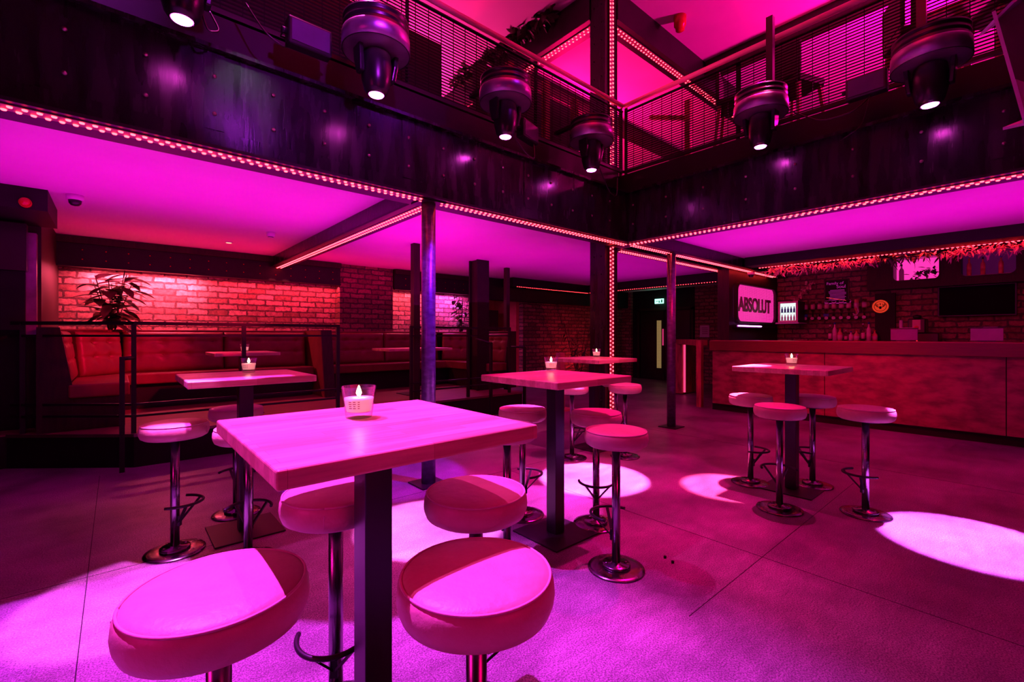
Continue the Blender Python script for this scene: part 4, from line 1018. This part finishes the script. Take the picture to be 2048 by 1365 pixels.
high_chair('high chair upstairs behind the mesh left of the large right moving head', 5.6, .72, .5)
high_chair('high chair upstairs behind the large right moving head', 5.7, .15, 2.2)
tt = empty('high_table', (6.3,.45,3.4), label='dark high table upstairs behind the large right moving head', cat='table')
MB().box(-.35,-.35,1.0,.35,.35,1.04).build('tabletop', M['rustic'], tt); MB().box(-.04,-.04,.01,.04,.04,1.0).build('column', M['gloss'], tt); MB().box(-.2,-.2,0,.2,.2,.01).build('base_plate', M['steelp'], tt)
for i, (x, y, lab) in enumerate(((4.98,1.72,'black hanging pole above the moving head with red display'),(4.98,.6,'black hanging pole above the large right moving head'))):
    o = MB().box(-.03,-.03,0,.03,.03,1.0).build('mounting_pole', M['gloss'], loc=(x-.1,y,3.45)); tag(o, lab, 'pole', 'poles fixed to the right railing')
sp = empty('smoke_detector', (7.0,3.0,5.95), label='red sounder on the upstairs ceiling right of the roof beam', cat='alarm'); sp.name = 'alarm_sounder'
X, Y = WX(336/910*6.7, 6.7); sp.location = (X, Y, 5.9)
MB().lathe([(0,-.1),(.06,-.1),(.07,-.04),(.085,-.03),(.09,.1),(0,.1)], (0,0,0), 20).build('body', M['redplastic'], sp)
# ------------------------------------------------------------------ hanging speaker at the upper right, close by
cx = 2.02; 
hs = empty('hanging_speaker', (0,0,0), label='tilted pale boxed cabinet with a paper label cut off at the upper right corner', cat='speaker')
def px(u, v, d): X, Y = WX((u-1024)/910*d, d); return Vector((X, Y, H-(v-672)*d/910))
A, B_, C_, D_ = px(1991,36,1.7), px(2052,250,1.62), px(2200,190,1.85), px(2120,-60,2.0)
nrm = (B_-A).cross(D_-A).normalized()
if nrm.dot(Vector((0,0,H))-A) < 0: nrm = -nrm
bkv = ((A+B_)*.5-Vector((0,0,H))).normalized()*.2
lv = simple('lilac_cabinet', (.55,.5,.58), None, .45)
def quadbox(ps, m_, nm, v): return MB().prism(ps, v).build(nm, m_, hs)
quadbox([A+bkv*.5,B_+bkv*.5,C_+bkv*.5,D_+bkv*.5], simple('maroon_grille', (.16,.05,.11), None, .6), 'recessed_face', bkv*.5)
for p, q in ((A,B_),(B_,C_),(C_,D_),(D_,A)):
    MB().beam(p+bkv*.3, q+bkv*.3, .01, .12, up=bkv.normalized()).build('rim', lv, hs)
u_ = (B_-A).normalized(); v_ = (D_-A); v_ = (v_-u_*v_.dot(u_)).normalized()
L0 = A+u_*.26+v_*.012+bkv*.22
MB().prism([L0, L0+u_*.16, L0+u_*.16+v_*.14, L0+v_*.14], nrm*.003).build('paper_label', M['white'], hs)
g = MB()
for k in range(3): s0 = L0+u_*(.012+.009*k)+v_*.05+nrm*.004; g.beam(s0, s0+v_*.03, .003, .001, up=nrm)
g.build('label_print', M['black'], hs)
cable('thin wire from the floodlight down past the upper right moving head', [(4.72,.9,3.3),(4.70,.95,3.05),(4.70,1.1,2.98)], .003)
for i,(x,y) in enumerate(((2.42,1.42),(2.40,1.36))):
    o = MB().lathe([(0,0),(.008,0),(.009,.012),(0,.016)], (0,0,0), 8).build('debris', M['black'], loc=(x,y,0)); tag(o, 'small dark crumb on the floor right of the front middle stool base', 'crumb', 'crumbs on the floor')
